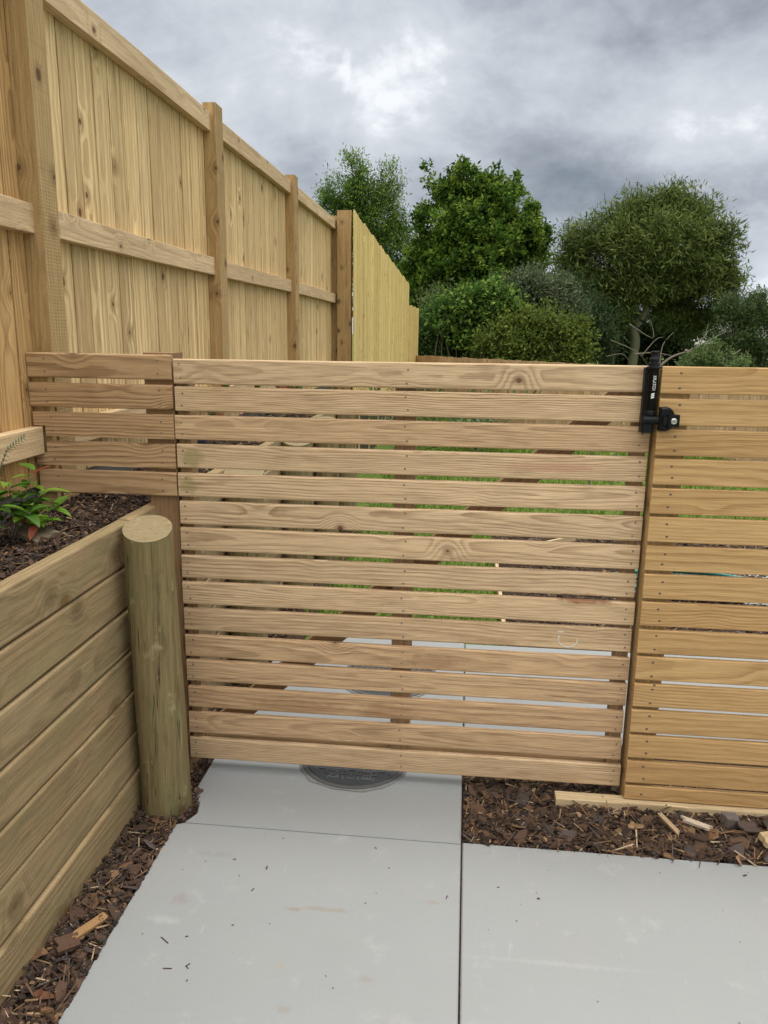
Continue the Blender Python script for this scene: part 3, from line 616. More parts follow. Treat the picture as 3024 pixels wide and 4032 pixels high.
mb = MB(); o_ = p0 - up * .045; mb.board((o_.x, YB + .036, o_.z), dd, up, Y, ln, .09, .035, r=.003); local(mb, GO).build('diagonal_brace', M['stud'], gate)
# nails
nb_ = MB()
lathe(nb_, 0, 0, [(.0036, 0), (.0036, .0006), (.0024, .0012)], 10)
nb_.v = [(x, -z, y) for x, y, z in nb_.v]
nail0 = nb_.build('nail', M['nail_light'], gate); first = True
for i, z in enumerate(gtop):
    for xx in (-1.022, -.21, .594):
        if xx > .5 and i < 2: continue
        for dz_ in (.022, .068):
            loc = (xx + random.uniform(-.006, .006) - GO[0], -.0003, z - dz_ + random.uniform(-.005, .005) - GO[2])
            if first: nail0.location = loc; first = False
            else: copy_part(nail0, gate, loc)
# chalk mark on slat 10
cm = MB(); pts = []
for k in range(17):
    a = R_(150 + k * 13.5); pts.append((.395 + .036 * math.cos(a), 0, .637 + .030 * math.sin(a)))
pts = [Vector(p) for p in pts]
for a, b_ in zip(pts, pts[1:]):
    d = (b_ - a); l_ = d.length; d.normalize(); u = Vector((-d.z, 0, d.x)); cm.board((a.x, GY - .0012, a.z), d, u, Y, l_ * .98, .0028 + .0012 * random.random(), .001, r=.0002, rs=1)
cm.board((.357, GY - .0012, .664), X, Z, Y, .022, .004, .001, r=.0002, rs=1)
local(cm, GO).build('chalk_mark', M['chalk'], gate)
# ---------------------------------------------------------------- left side panel
LO = (-1.597, GY, 1.1)
lp = empty('slatted_side_panel', LO); tag(lp, 'short slatted pine panel filling the space between tall fence and gate', 'fence panel')
ltop = [1.635, 1.5285, 1.4215, 1.314, 1.2085]; lx1 = -1.054
mb = MB()
for i in (0, 1, 4):
    z = ltop[i]; x0 = (-1.597, -1.597, 0, 0, -1.583)[i]
    mb.board((x0, GY, z - .0888), X, Z, Y, lx1 - x0, .0888, .0215, r=.0065, seg=4, warp=.0008, tint=(.5, .65, .6, .4, .5)[i], rs=3)
z = ltop[2]; xr = -1.5455; xw = -1.59
mb.prism([(xw, z - .050), (xr, z - .050), (xr, z - .0878), (lx1, z - .0888), (lx1, z), (xw, z)], GY, GY + .0195, (.2, .8, .6, 1))
z = ltop[3]
mb.prism([(xw, z - .0888), (lx1, z - .0888), (lx1, z), (xr, z), (xr, z - .042), (xw, z - .046)], GY, GY + .0195, (.72, .35, .45, 1))
local(mb, LO).build('slat_panel', M['panel_l'], lp)
stud(-1.165, -1.056, YB, YB + .11, -.1, 1.640, 'gate_post', 'stud', lp, LO)
stud(-1.597, -1.53, YB, YB + .03, 1.0, 1.60, 'batten', 'post', lp, LO)
for i, z in enumerate(ltop):
    for xx in (-1.53 if i < 2 else -1.515, -1.105):
        for dz_ in (.022, .068): copy_part(nail0, lp, (xx + random.uniform(-.005, .005) - LO[0], -.0003, z - dz_ + random.uniform(-.004, .004) - LO[2]))
# ---------------------------------------------------------------- right panel
RO = (.633, 2.685, 0)
rp = empty('slatted_fence_panel', RO); tag(rp, 'fixed fence panel of orange brown horizontal slats to the right of the latch', 'fence panel')
rt = [1.6235, 1.520, 1.418, 1.319, 1.218, 1.117, 1.015, .914, .8115, .708, .6055, .502, .3985, .298, .195, .0925]
mb = MB()
for i, z in enumerate(rt):
    h_ = .0888 if i < 15 else .055
    mb.board((.633 + random.uniform(-.001, .001), 2.685, z - h_), X, Z, Y, 2.0, h_, .0195, r=.004, seg=6, warp=.0008, tint=.15 + random.random() * .5, rs=3)
local(mb, RO).build('slat_panel', M['panel_r'], rp)
stud(.6325, .733, 2.7055, 2.79, .0, 1.615, 'post', 'post', rp, RO)
stud(2.55, 2.64, 2.7055, 2.79, .0, 1.615, 'post', 'post', rp, RO)
nq = MB(); lathe(nq, 0, 0, [(.0046, 0), (.0046, .0006), (.003, .001)], 10); nq.v = [(x, -z, y * .75) for x, y, z in nq.v]; nailr = nq.build('nail', M['nail'], rp); nailr.location = (.07, -.0003, 1.4 - .9)
for i, z in enumerate(rt):
    for dz_ in ((.022, .068) if i < 15 else (.028,)):
        copy_part(nailr, rp, (.695 + random.uniform(-.006, .004) - RO[0], -.0003, z - dz_ + random.uniform(-.005, .005) - RO[2]))
# edging sleeper
es = MB(); es.board((.382, 2.664, -.03), X, Z, Y, 3.0, .064, .052, r=.004, seg=6, warp=.001, tint=.1); local(es, (.382, 2.664, 0))
o = es.build('edging_timber', M['sleeper']); o.location = (.382, 2.664, 0)
tag(o, 'pale timber edging plank lying on the bark under the right panel', 'edging')
# ---------------------------------------------------------------- latch
LA = (.609, 2.70, 1.42)
la = empty('gate_latch', LA); tag(la, 'black magnetic safety latch with pull knob and key lock at gate edge', 'latch')
def bb(x0, x1, y0, y1, z0, z1, r, name, m_='blackp'):
    q = MB(); q.board((x0, y0, z0), Z, X, Y, z1 - z0, x1 - x0, y1 - y0, r=r, rs=4); return local(q, LA).build(name, M[m_], la, smooth=False)
TY = 2.697
q = MB(); lathe(q, .607, TY, [(.0165, 1.478), (.0165, 1.617)], 32); local(q, LA).build('tube', M['black'], la, smooth=False)
q = MB(); lathe(q, .607, TY, [(.0210, 1.6155), (.0240, 1.618), (.0240, 1.6215), (.0185, 1.624), (.0180, 1.634), (.0135, 1.6365), (.0125, 1.640), (.0160, 1.642), (.0160, 1.647), (.0125, 1.654), (.0110, 1.662), (.0145, 1.665), (.0150, 1.670), (.0130, 1.673)], 32)
local(q, LA).build('knob', M['blackp'], la)
bb(.582, .598, TY + .004, 2.734, 1.42, 1.618, .004, 'mounting_plate')
q = MB(); lathe(q, .607, TY, [(.0185, 1.462), (.0205, 1.464), (.0205, 1.474), (.0185, 1.479)], 32); local(q, LA).build('collar', M['blackp'], la)
bb(.580, .620, TY - .016, 2.734, 1.405, 1.463, .010, 'latch_body')
q = MB(); q.tube([(.583, TY - .014, 1.448), (.645, TY - .014, 1.448)], [.0135, .0135], 24); local(q, LA).build('bolt_housing', M['blackp'], la)
# rounded strike plate on the panel
q = MB(); pl = [(.632, 1.415), (.632, 1.492)]
for k in range(9): a = R_(90 - k * 22.5); pl.append((.653 + .030 * math.cos(a), 1.4535 + .0400 * math.sin(a)))
n_ = len(pl); cxx = sum(p[0] for p in pl) / n_; czz = sum(p[1] for p in pl) / n_
ring0 = [(x, 2.6848, z) for x, z in pl]; ring1 = [(x, 2.668, z) for x, z in pl]; ring2 = [(cxx + (x - cxx) * .82, 2.661, czz + (z - czz) * .86) for x, z in pl]
q.raw(ring0 + ring1 + ring2, [(i, (i + 1) % n_, (i + 1) % n_ + n_, i + n_) for i in range(n_)] + [(i + n_, (i + 1) % n_ + n_, (i + 1) % n_ + 2 * n_, i + 2 * n_) for i in range(n_)] + [tuple(range(2 * n_, 3 * n_))])
local(q, LA).build('strike_plate', M['blackp'], la)
bb(.655, .692, 2.640, 2.668, 1.430, 1.470, .006, 'lock_box')
bb(.640, .660, 2.648, 2.672, 1.436, 1.462, .004, 'lock_arm')
q = MB(); lathe(q, 0, 0, [(.0098, 0), (.0098, .003), (.0085, .004), (.0068, .0035), (.0068, .0045), (.0055, .005)], 28); q.v = [(x + .672 - LA[0], -z + 2.640 - LA[1], y + 1.450 - LA[2]) for x, y, z in q.v]
lk = q.build('key_cylinder', M['steel'], la)
q = MB(); q.board((.6714, 2.6342, 1.4468), Z, X, Y, .0064, .0013, .001, r=.0001, rs=1); local(q, LA).build('keyhole', M['black'], lk)
# lettering wrapped on the tube, reading downwards
tm = text_mesh('K9LATCH', .0140, .0002, M['white'], 'lettering', la, Matrix.Identity(4))
for v in tm.data.vertices:
    x, y, z = v.co; u = (y - .0045) ; ang = u / .0165
    # text x runs down, letter up points to +x
    v.co = ((.607 + (.0166 + z * .5) * math.sin(ang + .12)) - LA[0], TY - (.0169 + z * .5) * math.cos(ang + .12) - LA[1], 1.594 - x * .80 - LA[2])
for k in range(3):
    q = MB(); z0 = 1.5375 - k * .006
    q.board((.602, TY - .0172, z0 - .007), (.95, 0, .3), (0, 0, 1), Y, .0105, .0042, .0012, r=.0002, rs=1); local(q, LA).build('stripe', M['white'], la)
# ---------------------------------------------------------------- manholes
def manhole(cx_, cy_, r, label, words, diag=False):
    e_ = empty('manhole_cover', (cx_, cy_, .002)); tag(e_, label, 'manhole cover')
    mo = MB(); prof = []; n = 64; vs = []; fs = []
    for k, (rr, zz) in enumerate(((r + .022, .0012), (r + .012, .003), (r + .008, .0045))):
        for j in range(n):
            a = 2 * math.pi * j / n; q_ = rr + (.004 * math.sin(a * 5 + 1) + .003 * math.sin(a * 13) + random.uniform(-.003, .003) if k == 0 else 0); vs.append((q_ * math.cos(a), q_ * math.sin(a), zz))
    for i in range(2):
        for j in range(n): fs.append((i * n + j, i * n + (j + 1) % n, (i + 1) * n + (j + 1) % n, (i + 1) * n + j))
    mo.raw(vs, fs); mo.build('mortar_edge', M['mortar'], e_)
    q = MB(); lathe(q, 0, 0, [(r + .012, .000), (r + .012, .006), (r - .006, .007), (r - .006, .002)], 72); q.f = [f for f in q.f if len(f) == 4]; q.build('ring', M['lid_ring'], e_)
    q = MB(); lathe(q, 0, 0, [(r - .009, .000), (r - .009, .0055), (r - .012, .0062)], 72); lid = q.build('lid', M['lid'], e_)
    q = MB(); st_ = .030; k = int(r / st_) + 1
    for i in range(-k, k + 1):
        for j in range(-k, k + 1):
            x, y = i * st_, j * st_
            if math.hypot(x, y) > r - .028: continue
            if words and any(abs(x - wx) < .024 and abs(y) < .15 for wx, _ in words): continue
            if diag: a = .7; l_ = .05
            else: a = 0 if (i + j) % 2 else math.pi / 2; l_ = .024
            c_, s_ = math.cos(a), math.sin(a); 
            q.board((x - c_ * l_ / 2 + s_ * .003, y - s_ * l_ / 2 - c_ * .003, .006), (c_, s_, 0), (-s_, c_, 0), Z, l_, .0055, .0035, r=.0015, rs=2)
    q.build('tread_bars', M['lid_bar'], lid)
    for wx, wd_ in words:
        mt_ = Matrix.Translation((wx + .016, -.155, .0062)) @ Matrix.Rotation(R_(90), 4, 'Z')
        text_mesh(wd_, .05, .0018, M['lid_bar'], 'lettering', lid, mt_)
    return e_
manhole(-.406, 2.889, .207, 'round dark manhole cover half under the gate with raised letters', ((-.065, 'DATA'), (.065, 'ELEC')))
manhole(-.345, 3.70, .235, 'second round manhole cover further along the path behind the gate', (), True)
# ---------------------------------------------------------------- small objects
q = MB(); q.tube([(-1.185, 1.50, 1.105), (-1.18, 1.70, 1.10), (-1.178, 1.765, 1.098), (-1.178, 1.785, 1.098), (-1.178, 1.79, 1.098)], [.015, .016, .017, .012, .004], 20)
local(q, (-1.18, 1.65, 1.08)); o = q.build('tool_handle', M['red'], smooth=True); o.location = (-1.18, 1.65, 1.08); tag(o, 'dark red rounded handle end lying on the wall top at the left', 'tool handle')
# teal garden hose coil beyond right panel
q = MB()
for k in range(7):
    pts = [(math.cos(a) * (.34 - .03 * (k % 4)) * 1.5, math.sin(a) * (.26 - .025 * (k % 4)), .02 + .018 * (k // 2)) for a in np.linspace(0, 2 * math.pi, 29)]
    q.tube(pts, .011, 6, cap=False)
o = q.build('hose_coil', M['teal'], smooth=True); o.location = (1.55, 5.4, .0); tag(o, 'flat coil of teal hose lying on the bark behind the right panel', 'hose')
# edging boards beyond the gate
for (a, b_, lb) in (((.25, 4.25), (.25, 6.0), 'thin pale edging board between lawn and bark beyond the gate'), ((.25, 6.02), (.95, 6.65), 'short slanting pale edging board at the far end of the bark')):
    d = Vector((b_[0] - a[0], b_[1] - a[1], 0)); l_ = d.length; d.normalize(); q = MB(); q.board((0, 0, -.04), d, Z, Vector((d.y, -d.x, 0)), l_, .085, .025, r=.003, tint=0.)
    o = q.build('lawn_edging', M['sleeper']); o.location = (a[0], a[1], 0); tag(o, lb, 'edging')
# navy pot in the bed
q = MB(); lathe(q, 0, 0, [(.075, 0), (.10, .14), (.108, .14), (.108, .16), (.10, .16), (.09, .13)], 24); o = q.build('plant_pot', M['navy']); o.location = (-1.38, 3.75, 1.05)
tag(o, 'dark navy plastic plant pot standing in the bed beyond the gate', 'plant pot')
q = MB(); q.board((-.03, -.112, .10), Z, X, Y, .05, .03, .002, r=.0005, rs=1); q.build('tag', M['white'], o)
# ---------------------------------------------------------------- foliage
def leaf_mesh(name, c, d, n, L, W, col, material, parent=None, fold=.0):
    """c centres (N,3) of leaf bases, d directions, n normals"""
    N = len(c); s = np.cross(d, n); s /= np.linalg.norm(s, axis=1)[:, None] + 1e-9
    nn = np.cross(s, d)
    L = np.broadcast_to(L, N)[:, None]; W = np.broadcast_to(W, N)[:, None]
    v = np.stack([c, c + d * L * .45 + s * W / 2 + nn * W * .18, c + d * L, c + d * L * .45 - s * W / 2 + nn * W * .18], 1).reshape(-1, 3)
    me = bpy.data.meshes.new(name); me.vertices.add(4 * N); me.vertices.foreach_set('co', v.astype('f').ravel())
    me.loops.add(4 * N); me.loops.foreach_set('vertex_index', np.arange(4 * N, dtype='i')); me.polygons.add(N)
    me.polygons.foreach_set('loop_start', np.arange(0, 4 * N, 4, dtype='i')); me.polygons.foreach_set('loop_total', np.full(N, 4, 'i'))
    me.update(calc_edges=True)
    a = me.attributes.new('rnd', 'FLOAT_COLOR', 'POINT'); cc = np.ones((N, 4)); cc[:, :3] = col; a.data.foreach_set('color', np.repeat(cc, 4, 0).astype('f').ravel())
    me.materials.append(material); o = bpy.data.objects.new(name, me); COL.objects.link(o)
    if parent: o.parent = parent
    return o
def unit(a): return a / (np.linalg.norm(a, axis=-1, keepdims=True) + 1e-9)
def at(px, py, y):
    """world point at depth y for a place in the photo (1659 wide)"""
    d = CR.T @ np.array([(px * 1.8228 - 1512) / FPX, -(py * 1.8228 - 2016) / FPX, 1.0]); t = y / d[1]; return np.array([0, 0, CH]) + t * d
def crown(lobes, y, nclus, per, L, W, cols, r, spread, name, parent, org, droop=0., shell=.55, tuft=0., outward=.5, dens=None, up=.25):
    """lobes: (px, py, radius px, dy). leaf tufts spread through each lobe"""
    cs = []; ds = []; cw = []
    vol = np.array([q[2] ** 1.8 for q in lobes], float); vol /= vol.sum()
    for (px, py, rad, dy), f in zip(lobes, vol):
        c0 = at(px, py, y + dy); R0 = rad / 1690 * (y + dy); n = int(nclus * f)
        ns = 16; su = unit(r.normal(size=(ns, 3)) * [1, 1, 1]); sr = r.uniform(.26, .46, ns); sp = su * (r.uniform(.45, .88, ns))[:, None]
        k_ = r.integers(0, ns, n); inner = r.random(n) < .22
        u0 = unit(r.normal(size=(n, 3))); q3 = sp[k_] + u0 * sr[k_][:, None] * (r.random(n) ** .35)[:, None]
        q3[inner] = u0[inner] * (r.random(inner.sum()) ** .6)[:, None] * .8
        rr = np.linalg.norm(q3, axis=1)[:, None] * R0; u = unit(q3); u_out = unit(u * .5 + u0)
        bumpy = 1 + .26 * np.sin(u[:, :1] * 7 + px) * np.cos(u[:, 2:] * 6 + py) + .16 * np.sin(u[:, 1:2] * 13 + px)
        pp = c0 + u * rr * bumpy * np.array([1.06, .9, .96])
        hole = np.sin(pp[:, 0] * 5.1 + 1.3 * np.sin(pp[:, 2] * 3.3)) * np.sin(pp[:, 2] * 5.7 + px * .01) * np.sin(pp[:, 1] * 3.1 + 1.7 * np.cos(pp[:, 0] * 2.2))
        kp = hole < .22
        cs.append(pp[kp]); ds.append(u_out[kp]); cw.append(rr[kp, 0] / R0)
    cs = np.concatenate(cs); ds = np.concatenate(ds); cw = np.concatenate(cw); n = len(cs)
    tone = r.random(n)
    c = np.repeat(cs, per, 0); d0 = np.repeat(ds, per, 0); tn = np.repeat(tone, per); cw_ = np.repeat(cw, per); N = len(c)
    axis = unit(d0 * outward + r.normal(size=(N, 3)) * .15 + np.array([0, 0, up]))
    c = c + axis * (r.random(N) * spread * (1 + tuft))[:, None] + r.normal(size=(N, 3)) * spread * .35
    d = unit(axis * .7 + r.normal(size=(N, 3)) * .75 + np.array([0, 0, -droop]))
    nrm = unit(r.normal(size=(N, 3)) * .7 + np.array([0, 0, 1.0]) + d0 * .5)
    cols = np.array(cols); k = np.clip(tn * (len(cols) - 1) + r.normal(0, .35, N), 0, len(cols) - 1.001); i = k.astype(int); fr = (k - i)[:, None]
    col = cols[i] * (1 - fr) + cols[np.minimum(i + 1, len(cols) - 1)] * fr
    col = col * r.uniform(.88, 1.14, (N, 1))
    ll = L * r.uniform(.7, 1.25, N); ww = W * r.uniform(.75, 1.2, N)
    return leaf_mesh(name, c - np.array(org), d, nrm, ll, ww, col, M['leaf'], parent)
def limbs(parent, org, polys, material, name='trunk', n=8):
    mb = MB()
    for pts, r0, r1 in polys:
        k = len(pts); P = []
        pts = [Vector(p) for p in pts]
        m_ = 5
        for i in range(k - 1):
            for j in range(m_):
                t = j / m_
                a = pts[max(i - 1, 0)]; b_ = pts[i]; c_ = pts[i + 1]; d_ = pts[min(i + 2, k - 1)]
                P.append(.5 * ((2 * b_) + (c_ - a) * t + (2 * a - 5 * b_ + 4 * c_ - d_) * t * t + (3 * b_ - a - 3 * c_ + d_) * t ** 3))
        P.append(pts[-1]); K = len(P)
        mb.tube(P, [r0 + (r1 - r0) * i / (K - 1) for i in range(K)], n)
    return local(mb, org).build(name, material, parent, smooth=True)
def tree(kind, label, cat, base, y, lobes, trunkpts, r0, bark, group='trees beyond the low fence', **kw):
    org = np.array([at(*base[:2], y)[0], y, .0]); e_ = empty(kind, tuple(org)); tag(e_, label, cat, group)
    polys = []; gz = at(base[0], base[1], y)
    st = Vector((gz[0], y, .0)); tp = [st] + [Vector(at(a, b_, y + dy)) for a, b_, dy in trunkpts]
    polys.append((tp, r0, r0 * .45)); fk = tp[-1]
    rr = random.Random(int(base[0])); 
    for (px, py, rad, dy) in lobes:
        end = Vector(at(px, py, y + dy)); mid = (fk + end) / 2 + Vector((rr.uniform(-.2, .2), rr.uniform(-.2, .2), rr.uniform(-.25, .05))) * rad / 60
        polys.append(([fk - Vector((0, 0, .1)), fk.lerp(mid, .5) + Vector((0, 0, .25)) * rad / 50, mid, end], r0 * .26, r0 * .06))
        for q in range(3):
            e2 = end + Vector((rr.uniform(-1, 1), rr.uniform(-1, 1), rr.uniform(-.3, 1))) * rad / 1690 * y * .8; polys.append(([end.lerp(mid, .3), end.lerp(e2, .4), e2], r0 * .12, r0 * .04))
    limbs(e_, org, polys, bark)
    crown(lobes, y, name='crown', parent=e_, org=org, **kw)
    return e_
r1 = np.random.default_rng(21)
G_dark = [(.025, .06, .012), (.045, .10, .015), (.08, .155, .02), (.14, .22, .03), (.20, .27, .05)]
# dense rounded evergreen (middle)
tree('evergreen_tree', 'dense rounded bright green tree, middle one of the three', 'tree', (1010, 780), 22.0,
     [(974, 423, 48, 0.0), (1035, 428, 45, 0.0), (1001, 390, 26, 0.0), (1096, 438, 39, 0.3), (1059, 409, 22, 0.0), (1125, 462, 30, 0.2), (948, 485, 48, 0.0), (1006, 495, 65, -0.6), (1074, 504, 67, -0.4), (1132, 524, 45, 0.0), (1161, 504, 22, 0.0), (1158, 562, 28, 0.2),
      (919, 562, 46, 0.2), (967, 571, 58, -0.6), (1040, 581, 73, -0.8), (1113, 586, 51, -0.2), (923, 638, 56, 0.0), (991, 653, 65, -0.4), (1059, 648, 56, 0.0), (1127, 624, 30, 0.3), (909, 696, 46, 0.0), (962, 724, 56, 0.0), (894, 600, 28, 0.4)],
     [(1010, 690, 0), (1015, 600, 0)], .16, M['bark'], nclus=8500, per=11, L=.125, W=.068, cols=G_dark, r=r1, spread=.12, shell=.42, outward=.9, tuft=.5)
# feathery tree (left)
tree('feathery_tree', 'feathery light green tree rising above the pale fence, leftmost of the three', 'tree', (790, 780), 24.0,
     [(765, 378, 20, 0), (758, 350, 12, 0), (762, 410, 34, 0), (740, 440, 38, 0), (790, 430, 34, 0), (845, 390, 20, 0), (838, 420, 22, 0), (715, 420, 14, 0), (712, 450, 24, 0), (820, 460, 34, 0), (790, 490, 55, 0), (850, 500, 34, .4), (875, 520, 22, .4), (740, 490, 40, 0),
      (810, 550, 52, 0), (860, 570, 36, 0), (770, 560, 50, 0), (850, 640, 50, 0), (800, 640, 60, 0), (880, 620, 26, 0)],
     [(790, 640, 0), (785, 500, 0)], .13, M['bark'], nclus=5200, per=13, L=.10, W=.032, cols=[(.035, .08, .02), (.07, .14, .03), (.14, .23, .04), (.26, .35, .07)], r=np.random.default_rng(22), spread=.20, shell=.75, outward=1.0, tuft=.8, up=.5)
# willowy tree (right) with visible crooked trunk
tree('willowy_tree', 'broad olive green tree with narrow leaves and crooked trunk, rightmost of the three', 'tree', (1358, 790), 20.0,
     [(1428, 460, 44, 0.0), (1391, 469, 39, 0.0), (1474, 460, 44, 0.0), (1516, 487, 40, 0.0), (1549, 523, 32, 0.0), (1335, 496, 40, 0.0), (1284, 514, 37, 0.0), (1237, 532, 30, 0.0), (1251, 564, 35, 0.0), (1307, 568, 40, 0.3), (1372, 532, 48, -0.6), (1437, 523, 55, -0.8), (1493, 541, 51, -0.4), (1544, 577, 33, 0.0),
      (1540, 622, 32, 0.0), (1493, 640, 30, 0.5), (1456, 595, 30, 0.8), (1288, 622, 40, 0.0), (1335, 631, 39, -0.4), (1247, 608, 33, 0.0), (1307, 676, 46, 0.0), (1260, 654, 37, 0.1), (1549, 613, 35, 0.2), (1558, 554, 30, 0.1), (1223, 568, 26, 0.1), (1493, 604, 42, -0.2), (1354, 604, 26, -0.6), (1530, 658, 23, 0.2), (1456, 676, 32, 0.8), (1419, 654, 19, 0.5), (1400, 604, 30, -0.7), (1437, 622, 26, -0.5), (1372, 622, 23, -0.4), (1409, 568, 35, -0.5), (1250, 668, 36, .1), (1215, 640, 28, .2), (1290, 705, 34, .3), (1235, 715, 32, .5), (1500, 690, 32, .4), (1550, 680, 30, .3), (1455, 655, 30, .3), (1195, 600, 20, .2), (1320, 660, 28, -.2)],
     [(1372, 745, 0), (1368, 712, 0), (1385, 690, 0), (1396, 665, 0), (1392, 640, 0)], .125, M['bark_pale'], nclus=8600, per=11, L=.165, W=.030, cols=[(.045, .075, .02), (.08, .12, .03), (.14, .185, .045), (.22, .26, .09)], r=np.random.default_rng(23), spread=.20, shell=.40, outward=.9, tuft=.5, droop=.1)
def bush(kind, label, y, lobes, group='bushes behind the low fence', stems=6, cat='bush', **kw):
    cx_ = sum(l[0] for l in lobes) / len(lobes); org = np.array([at(cx_, 780, y)[0], y, 0.]); e_ = empty(kind, tuple(org)); tag(e_, label, cat, group)
    polys = []; rr = random.Random(int(y * 10 + cx_)); base_l = list(lobes)
    for (px, py, rad, dy) in base_l:
        for q in range(5):
            a = rr.uniform(-.2, math.pi + .2); rd = rad * rr.uniform(.12, .32)
            lobes = lobes + [(px + math.cos(a) * rad * rr.uniform(.8, 1.15), py - math.sin(a) * rad * rr.uniform(.75, 1.15), rd, dy + rr.uniform(-.3, .3))]
    for (px, py, rad, dy) in lobes:
        end = Vector(at(px, py, y + dy))
        for q in range(1):
            e2 = end + Vector((rr.uniform(-1, 1), rr.uniform(-1, .2), rr.uniform(-.3, 1))) * rad / 1690 * y * .8
            b0 = Vector((org[0] + rr.uniform(-.4, .4) + (end.x - org[0]) * .6, y, 0)); polys.append(([b0, (b0 + e2) / 2 + Vector((rr.uniform(-.2, .2), 0, .1)), e2], .022, .006))
    limbs(e_, org, polys, M['bark'], 'stems', 5)
    crown(lobes, y, name='foliage', parent=e_, org=org, **kw); return e_
bush('shrub', 'dark leafy shrub at the end of the pale fence below the round tree', 18.6, [(935, 720, 48, 0), (985, 735, 48, 0), (930, 770, 40, 0), (1000, 690, 40, .3)], nclus=1150, per=16, L=.08, W=.04, cols=[(.03, .065, .02), (.06, .11, .03), (.11, .17, .05)], r=np.random.default_rng(31), spread=.17, tuft=.7, shell=.5)
bush('shrub', 'mixed green shrub filling the gap beside the vine mound low over the fence', 18.9, [(1110, 700, 44, 0), (1040, 745, 44, 0), (1000, 755, 40, 0), (1200, 700, 36, .3), (1090, 640, 26, .4), (960, 665, 30, .4), (1160, 690, 44, .2)], nclus=1300, per=16, L=.09, W=.036, cols=[(.035, .06, .02), (.07, .11, .035), (.12, .16, .06), (.17, .19, .09)], r=np.random.default_rng(44), spread=.19, shell=.5, tuft=.8)
bush('vine_mound', 'climbing vine mound with bright green leaves between the round tree and shrubs', 18.0, [(1060, 650, 32, 0), (1040, 680, 40, 0), (1085, 680, 38, 0), (1000, 670, 34, .2), (1050, 730, 50, 0), (975, 690, 30, .2)], nclus=1300, per=9, L=.11, W=.08, cols=[(.035, .08, .02), (.09, .17, .03), (.19, .29, .06)], r=np.random.default_rng(32), spread=.17, tuft=.7, shell=.5)
bush('shrub', 'grey green twiggy shrub in front of the gap between two trees', 18.5, [(1130, 625, 26, 0), (1160, 620, 26, 0), (1120, 665, 42, 0), (1175, 660, 40, 0), (1200, 630, 24, .3), (1210, 680, 44, 0)], nclus=1150, per=16, L=.09, W=.035, cols=[(.06, .085, .045), (.11, .145, .075), (.18, .22, .12)], r=np.random.default_rng(33), spread=.17, tuft=.7, shell=.55)
bush('shrub', 'olive yellow leafy shrub spreading low in front of the twiggy shrub', 17.2, [(1120, 730, 46, 0), (1180, 725, 44, 0), (1080, 760, 40, 0), (1150, 770, 46, 0), (1215, 765, 46, 0), (1240, 735, 34, 0)], nclus=1350, per=16, L=.085, W=.045, cols=[(.05, .085, .02), (.11, .155, .03), (.20, .24, .05)], r=np.random.default_rng(34), spread=.17, tuft=.7, shell=.5)
bush('shrub', 'dark narrow leaved shrub left of the crooked trunk', 18.8, [(1262, 730, 54, 0), (1290, 768, 42, 0), (1255, 680, 48, .2), (1300, 690, 34, .5), (1240, 790, 40, 0), (1230, 640, 40, .6), (1225, 700, 40, .3)], nclus=1700, per=16, L=.11, W=.022, cols=[(.03, .06, .025), (.06, .10, .04), (.10, .145, .065)], r=np.random.default_rng(35), spread=.17, tuft=.7, shell=.5)
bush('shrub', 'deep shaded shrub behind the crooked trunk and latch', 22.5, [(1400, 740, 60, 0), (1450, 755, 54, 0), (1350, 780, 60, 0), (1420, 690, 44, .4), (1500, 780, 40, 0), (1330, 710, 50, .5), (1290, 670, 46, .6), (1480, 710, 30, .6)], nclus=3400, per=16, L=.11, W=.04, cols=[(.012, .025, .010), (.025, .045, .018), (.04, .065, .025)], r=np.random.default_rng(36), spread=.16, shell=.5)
bush('shrub', 'narrow leaved green shrub at the right edge of the view', 19.0, [(1590, 680, 36, 0), (1640, 680, 36, 0), (1600, 730, 46, 0), (1650, 730, 46, 0), (1620, 780, 50, 0), (1570, 780, 34, 0), (1690, 700, 50, 0)], nclus=2000, per=16, L=.12, W=.022, cols=[(.04, .08, .03), (.08, .125, .045), (.13, .18, .07)], r=np.random.default_rng(37), spread=.16, shell=.5)
bush('shrub', 'pale green shrub low beside the latch behind the right panel', 17.6, [(1540, 775, 26, 0), (1500, 790, 24, 0), (1580, 790, 26, 0)], nclus=500, per=16, L=.06, W=.03, cols=[(.07, .12, .04), (.13, .19, .07), (.20, .26, .11)], r=np.random.default_rng(38), spread=.12, shell=.6)
bush('shrub', 'distant pale olive shrub glimpsed right of the crooked trunk', 30.0, [(1465, 690, 26, 0), (1500, 700, 24, 0), (1440, 720, 20, 0)], nclus=500, per=16, L=.12, W=.05, cols=[(.07, .10, .045), (.11, .15, .07)], r=np.random.default_rng(39), spread=.2, shell=.6)
# bare branches near the crooked trunk
e_ = empty('bare_branch', tuple(at(1425, 785, 18.2))); tag(e_, 'bare pale dead branches reaching right behind the latch', 'branch')
org = np.array(at(1425, 785, 18.2)); polys = []
for pts, ra in (([(1415, 800), (1450, 772), (1495, 755), (1545, 728)], .035), ([(1480, 757), (1510, 772), (1560, 778), (1600, 755)], .04), ([(1370, 765), (1410, 762), (1450, 768)], .02), ([(1425, 790), (1432, 745), (1455, 718)], .014),
                ([(1320, 735), (1375, 760), (1400, 790)], .012), ([(1385, 770), (1415, 735), (1432, 728)], .012), ([(1500, 753), (1520, 730), (1530, 700)], .012), ([(1310, 770), (1345, 765), (1365, 790)], .012), ([(1545, 728), (1570, 715)], .012), ([(1360, 700), (1410, 730), (1405, 690)], .012)):
    polys.append(([at(a, b_, 18.2 + .1 * i) for i, (a, b_) in enumerate(pts)], ra, ra * .35))
limbs(e_, org, polys, M['twig'], 'twigs', 6)
